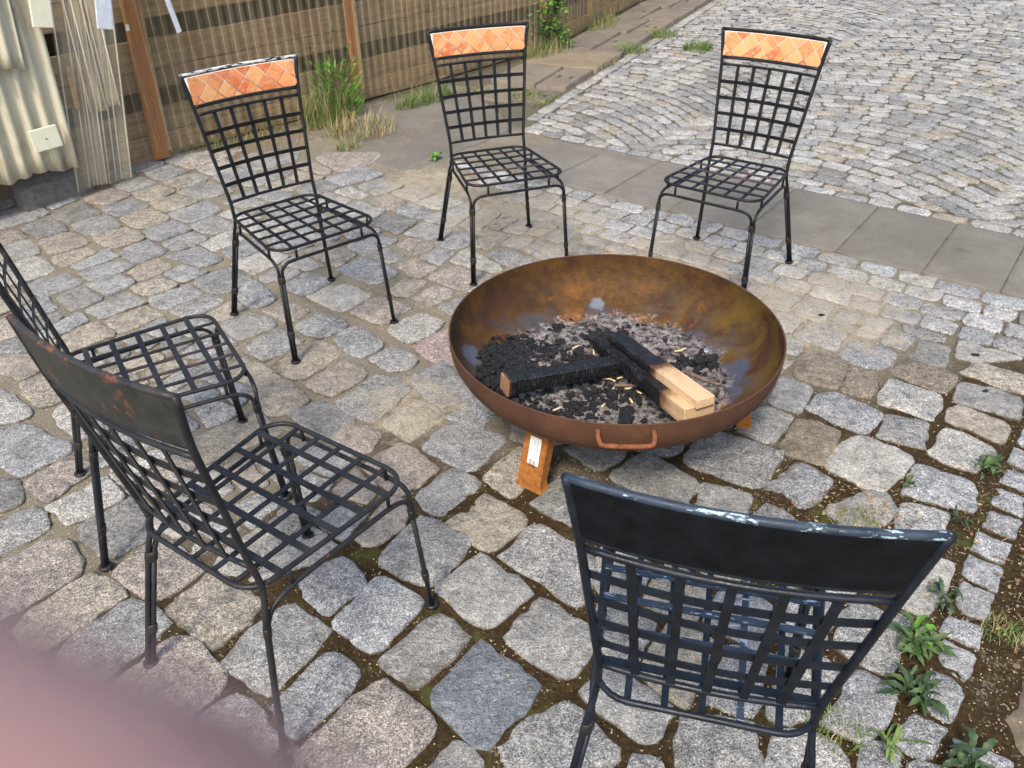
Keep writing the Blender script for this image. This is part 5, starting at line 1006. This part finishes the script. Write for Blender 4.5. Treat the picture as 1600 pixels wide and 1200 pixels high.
tuft(.80, 7.42, 260, .06, 1.2, 'grass strip along the joint of the brown slabs', seed=10, rad=.25, ori=(1.5, 1.1), wd=.006)
tuft(1.16, 7.95, 260, .10, 1.0, 'bright grass tuft at the slab edge behind the middle chair', ('grass', 'straw'), .1, 11, .16, .007)
tuft(1.56, 8.62, 260, .10, 1.0, 'upper green tuft between brown slabs and small setts', seed=12, rad=.16, mixp=.15, wd=.007)
tuft(1.80, 7.98, 300, .11, 1.1, 'rounded green tuft growing among the small setts', seed=13, rad=.14, mixp=.1, wd=.008)
tuft(.42, 7.15, 90, .05, 1.4, 'tiny flat weed in the middle of a brown slab joint', seed=14, rad=.10, wd=.006)
tuft(1.33, 1.20, 110, .05, .9, 'yellow-green sprig on the dry soil at the right edge', seed=15, rad=.05, wd=.003)
tuft(1.22, 1.31, 110, .05, .9, 'small green sprig where the edging setts meet the dry soil', seed=16, rad=.05, wd=.003)
tuft(.72, 1.06, 120, .05, 1.0, 'sparse grass by the front foot of the bottom right chair', seed=17, rad=.07, wd=.003)
tuft(.37, 7.75, 320, .22, .5, 'tall mixed grass between the fence and the slab edge', seed=18, rad=.3, mixp=.4, ori=(1.2, ang(0)), wd=.007)
tuft(1.0, 8.95, 240, .22, .6, 'grass by the fence beyond the leafy bush', seed=19, rad=.3, mixp=.4, ori=(1.2, 1.1), wd=.007)
tuft(2.22, 5.0, 40, .03, 1.0, 'tiny green sprig between small setts right of the rear right chair', seed=20, rad=.03, wd=.004)
tuft(2.9, 4.62, 30, .03, 1.0, 'lone blade cluster in the small setts near the right edge', seed=21, rad=.02, wd=.004)
tuft(-2.1, 5.28, 80, .10, .9, 'few thin grass blades at the foot of the big orange batten', seed=22, rad=.12, mixp=.6, wd=.004)
tuft(-1.9, 4.62, 60, .06, 1.6, 'dry straw stalks on the setts in front of the corrugated sheets', ('straw', 'straw'), 1, 23, .14, .004)
# tall flowering weed
tw = empty('tall_weed', (-1.30, 6.02, 0), 0, label='tall weed with long seed stalks bending over in front of the fence', cat='weed'); r = random.Random(3)
for i, P in enumerate(([(0, 0, 0), (-.02, 0, .30), (-.10, -.02, .52), (-.26, -.05, .63), (-.40, -.08, .62)], [(.02, 0, 0), (.05, 0, .3), (.10, 0, .62)], [(.05, 0, 0), (.13, 0, .25), (.20, 0, .50)], [(-.03, 0, 0), (-.05, 0, .28), (-.04, 0, .48)])):
    mb = MB(); pts = catm(P, 6); mb.tube(pts, .0035, 5); lf = []
    st = link('stem', mb.make('stem', 'leaf'), tw); V = []; F = []
    for k in range(90 if i else 130):
        q = pts[r.randrange(len(pts)//3, len(pts))]; a = r.random()*6.283; L = r.uniform(.008, .022); d = Vector((math.cos(a), math.sin(a), r.uniform(-.6, .8)))*L; s_ = d.cross(Vector((0, 0, 1)))*.35; b0 = len(V); V += [q, q+d*.5+s_, q+d, q+d*.5-s_]; F.append((b0, b0+1, b0+2, b0+3))
    link('seed_head', mesh('seed_head', V, F, 'straw' if i == 0 else 'leaf_bright', False), st)
V = []; F = []
for k in range(420):
    a = r.random()*6.283; rr_ = .17*math.sqrt(r.random()); z = r.random()**1.4*.36; q = Vector((rr_*math.cos(a)+.07, rr_*math.sin(a)*.7, z)); d = Vector((math.cos(a)*.6, math.sin(a)*.6, r.uniform(.2, 1)))*r.uniform(.04, .10); s_ = d.cross(Vector((r.random()-.5, r.random()-.5, .3))).normalized()*.008; b0 = len(V); V += [q, q+d*.5+s_, q+d, q+d*.5-s_]; F.append((b0, b0+1, b0+2, b0+3))
link('foliage', mesh('foliage', V, F, 'leaf_bright', False), tw)
# leafy bush
bs = empty('leafy_bush', (.40, 7.98, 0), 0, label='small leafy green bush growing between the fence and the brown slabs', cat='bush'); V = []; F = []; mb = MB()
for k in range(9):
    a = k*.7; tip = Vector((math.cos(a)*.17, math.sin(a)*.15, .16+.045*k)); mb.tube(catm([(0, 0, -.02), tip*.5+Vector((0, 0, .05)), tip], 4), .004, 5)
    for j in range(80):
        q = tip*r.uniform(.45, 1.1)+Vector((r.gauss(0, .042), r.gauss(0, .042), r.gauss(0, .035))); a2 = r.random()*6.283; L = r.uniform(.022, .048); d = Vector((math.cos(a2), math.sin(a2), r.uniform(-.5, .5)))*L; s_ = d.cross(Vector((0, 0, 1))).normalized()*L*.38+Vector((0, 0, r.uniform(-.3, .3)*L)); b0 = len(V); V += [q, q+d*.35+s_, q+d, q+d*.35-s_]; F.append((b0, b0+1, b0+2, b0+3))
link('stems', mb.make('stems', 'leaf'), bs); link('foliage', mesh('foliage', V, F, 'leaf_bright', False), bs)
# dry litter on the soil and by the fence
r = random.Random(12); V = []; F = []; mi = []
def litter(cx, cy, sx_, sy_, n, zf=.004, rot=0):
    for k in range(n):
        gx_, gy_ = r.gauss(0, sx_), r.gauss(0, sy_); x, y = cx+gx_*math.cos(rot)-gy_*math.sin(rot), cy+gx_*math.sin(rot)+gy_*math.cos(rot); a = r.random()*6.283; tw_ = r.random() < .45; L = r.uniform(.01, .05) if tw_ else r.uniform(.006, .018); w_ = .0012 if tw_ else L*.35
        d = Vector((math.cos(a), math.sin(a), r.uniform(-.15, .25)))*L; s_ = Vector((-math.sin(a), math.cos(a), r.uniform(-.4, .4)))*w_; q = Vector((x, y, zf+r.random()*.008)); b0 = len(V); V.extend([q-d*.5-s_, q+s_*.6-d*.1, q+d*.5+s_*.2, q-s_]); F.append((b0, b0+1, b0+2, b0+3)); mi.append(0 if tw_ else r.choice((0, 1, 1)))
litter(1.52, 1.15, .14, .22, 1000, .012); litter(1.55, 1.45, .14, .18, 320, .010); litter(-1.60, 5.38, .34, .09, 1500, .004, ang(0)); litter(-2.1, 4.95, .5, .10, 420, .004, ang(0)); litter(-.9, 5.5, .3, .16, 320, .006); litter(1.02, 1.6, .06, .10, 60, .002); litter(1.05, 1.78, .10, .05, 160, .004); litter(-.5, 6.4, .5, .06, 300, .004, ang(0))
me = mesh('dry_litter', V, F, 'straw', False); me.materials.append(M['dryleaf']); me.polygons.foreach_set('material_index', mi); link('dry_litter', me, kind='stuff', label='dry stalks and brown leaf bits on the soil and along the fence foot', cat='litter')
mb = MB(); mb.tube(catm([(1.175, 1.04, .02), (1.215, 1.12, .03), (1.275, 1.235, .025)], 5), .0022, 5); mb.tube([(1.175, 1.04, .02), (1.15, 1.032, .015)], .002, 5); link('dry_stalk', mb.make('dry_stalk', 'straw'), label='long pale bent straw stalk lying on the dry soil', cat='stalk')
mb = MB(); mb.tube(catm([(-.035, 2.33, .012), (0, 2.325, .02), (.03, 2.32, .012)], 3), .002, 4)
for i, (x, y, s_) in enumerate(((1.30, 2.93, .012), (1.70, 2.36, .010), (1.78, 2.60, .014))):
    v, f = lump(s_, i+20, (1.2, .8, .5)); o = link('coal_chip', mesh('coal_chip', v, f, 'coal', False), label=['black chip on the sett right of the bowl rim', 'tiny black chip on a grey sett near the right edge', 'black chip lying on a bluish small sett near the right edge'][i], cat='charcoal'); o.location = (x, y, .008)

# ---------------------------------------------------------------- finger held near the lens
def camp(px_, py_, d): return Vector((0, 0, CH))+CF*d+CR*((px_-800)/1258.42*d)+CU*((600-py_)/1258.42*d)
def finger():
    d = .0175; tip = camp(540, 1830, d); axis = (camp(-900, 1270, d)-camp(540, 1830, d)).normalized(); back = CF
    tocam = (-CF+CU*.25); side = axis.cross(tocam).normalized(); up = side.cross(axis).normalized()
    if up.dot(-CF) < 0: up = -up
    V = []; F = []; n = 28; prof_ = [(-.0, .0012), (.0006, .0034), (.002, .0054), (.0045, .0070), (.008, .0078), (.013, .0081), (.020, .0082), (.026, .0085), (.030, .0083), (.040, .0088), (.050, .0098), (.055, .0098), (.066, .0095), (.078, .0104)]
    for i, (x, r_) in enumerate(prof_):
        bend = -axis.cross(side)*0+up*(-.0005*(x/.01)**1.5 if x > .028 else 0)
        for k in range(n):
            a = 6.28319*k/n; V.append(tip+axis*x+side*(math.cos(a)*r_)+up*(math.sin(a)*r_*.86)+bend)
    F = [(i*n+k, i*n+(k+1) % n, (i+1)*n+(k+1) % n, (i+1)*n+k) for i in range(len(prof_)-1) for k in range(n)]+[tuple(range(n))[::-1], tuple((len(prof_)-1)*n+k for k in range(n))]
    c = tip.copy(); o = link('finger', mesh('finger', [v_-c for v_ in V], F, 'skin'), label='out-of-focus pink fingertip reaching into the lower left corner close to the camera', cat='finger'); o.location = c
    V = []; m_ = 8
    for i in range(m_+1):
        for k in range(m_+1):
            x = .0012+.0105*i/m_; a = math.radians(-90-52+104*k/m_); r_ = .0069+.0014*min(1, i/m_*2); V.append(axis*x+side*(math.cos(a)*r_*1.02)+up*(math.sin(a)*r_*.88))
    F = [(i*(m_+1)+k, i*(m_+1)+k+1, (i+1)*(m_+1)+k+1, (i+1)*(m_+1)+k) for i in range(m_) for k in range(m_)]
    nl = link('fingernail', mesh('fingernail', V, F, 'nail'), o); s_ = nl.modifiers.new('s', 'SOLIDIFY'); s_.thickness = .0004
finger()
print('objects', len(bpy.data.objects))
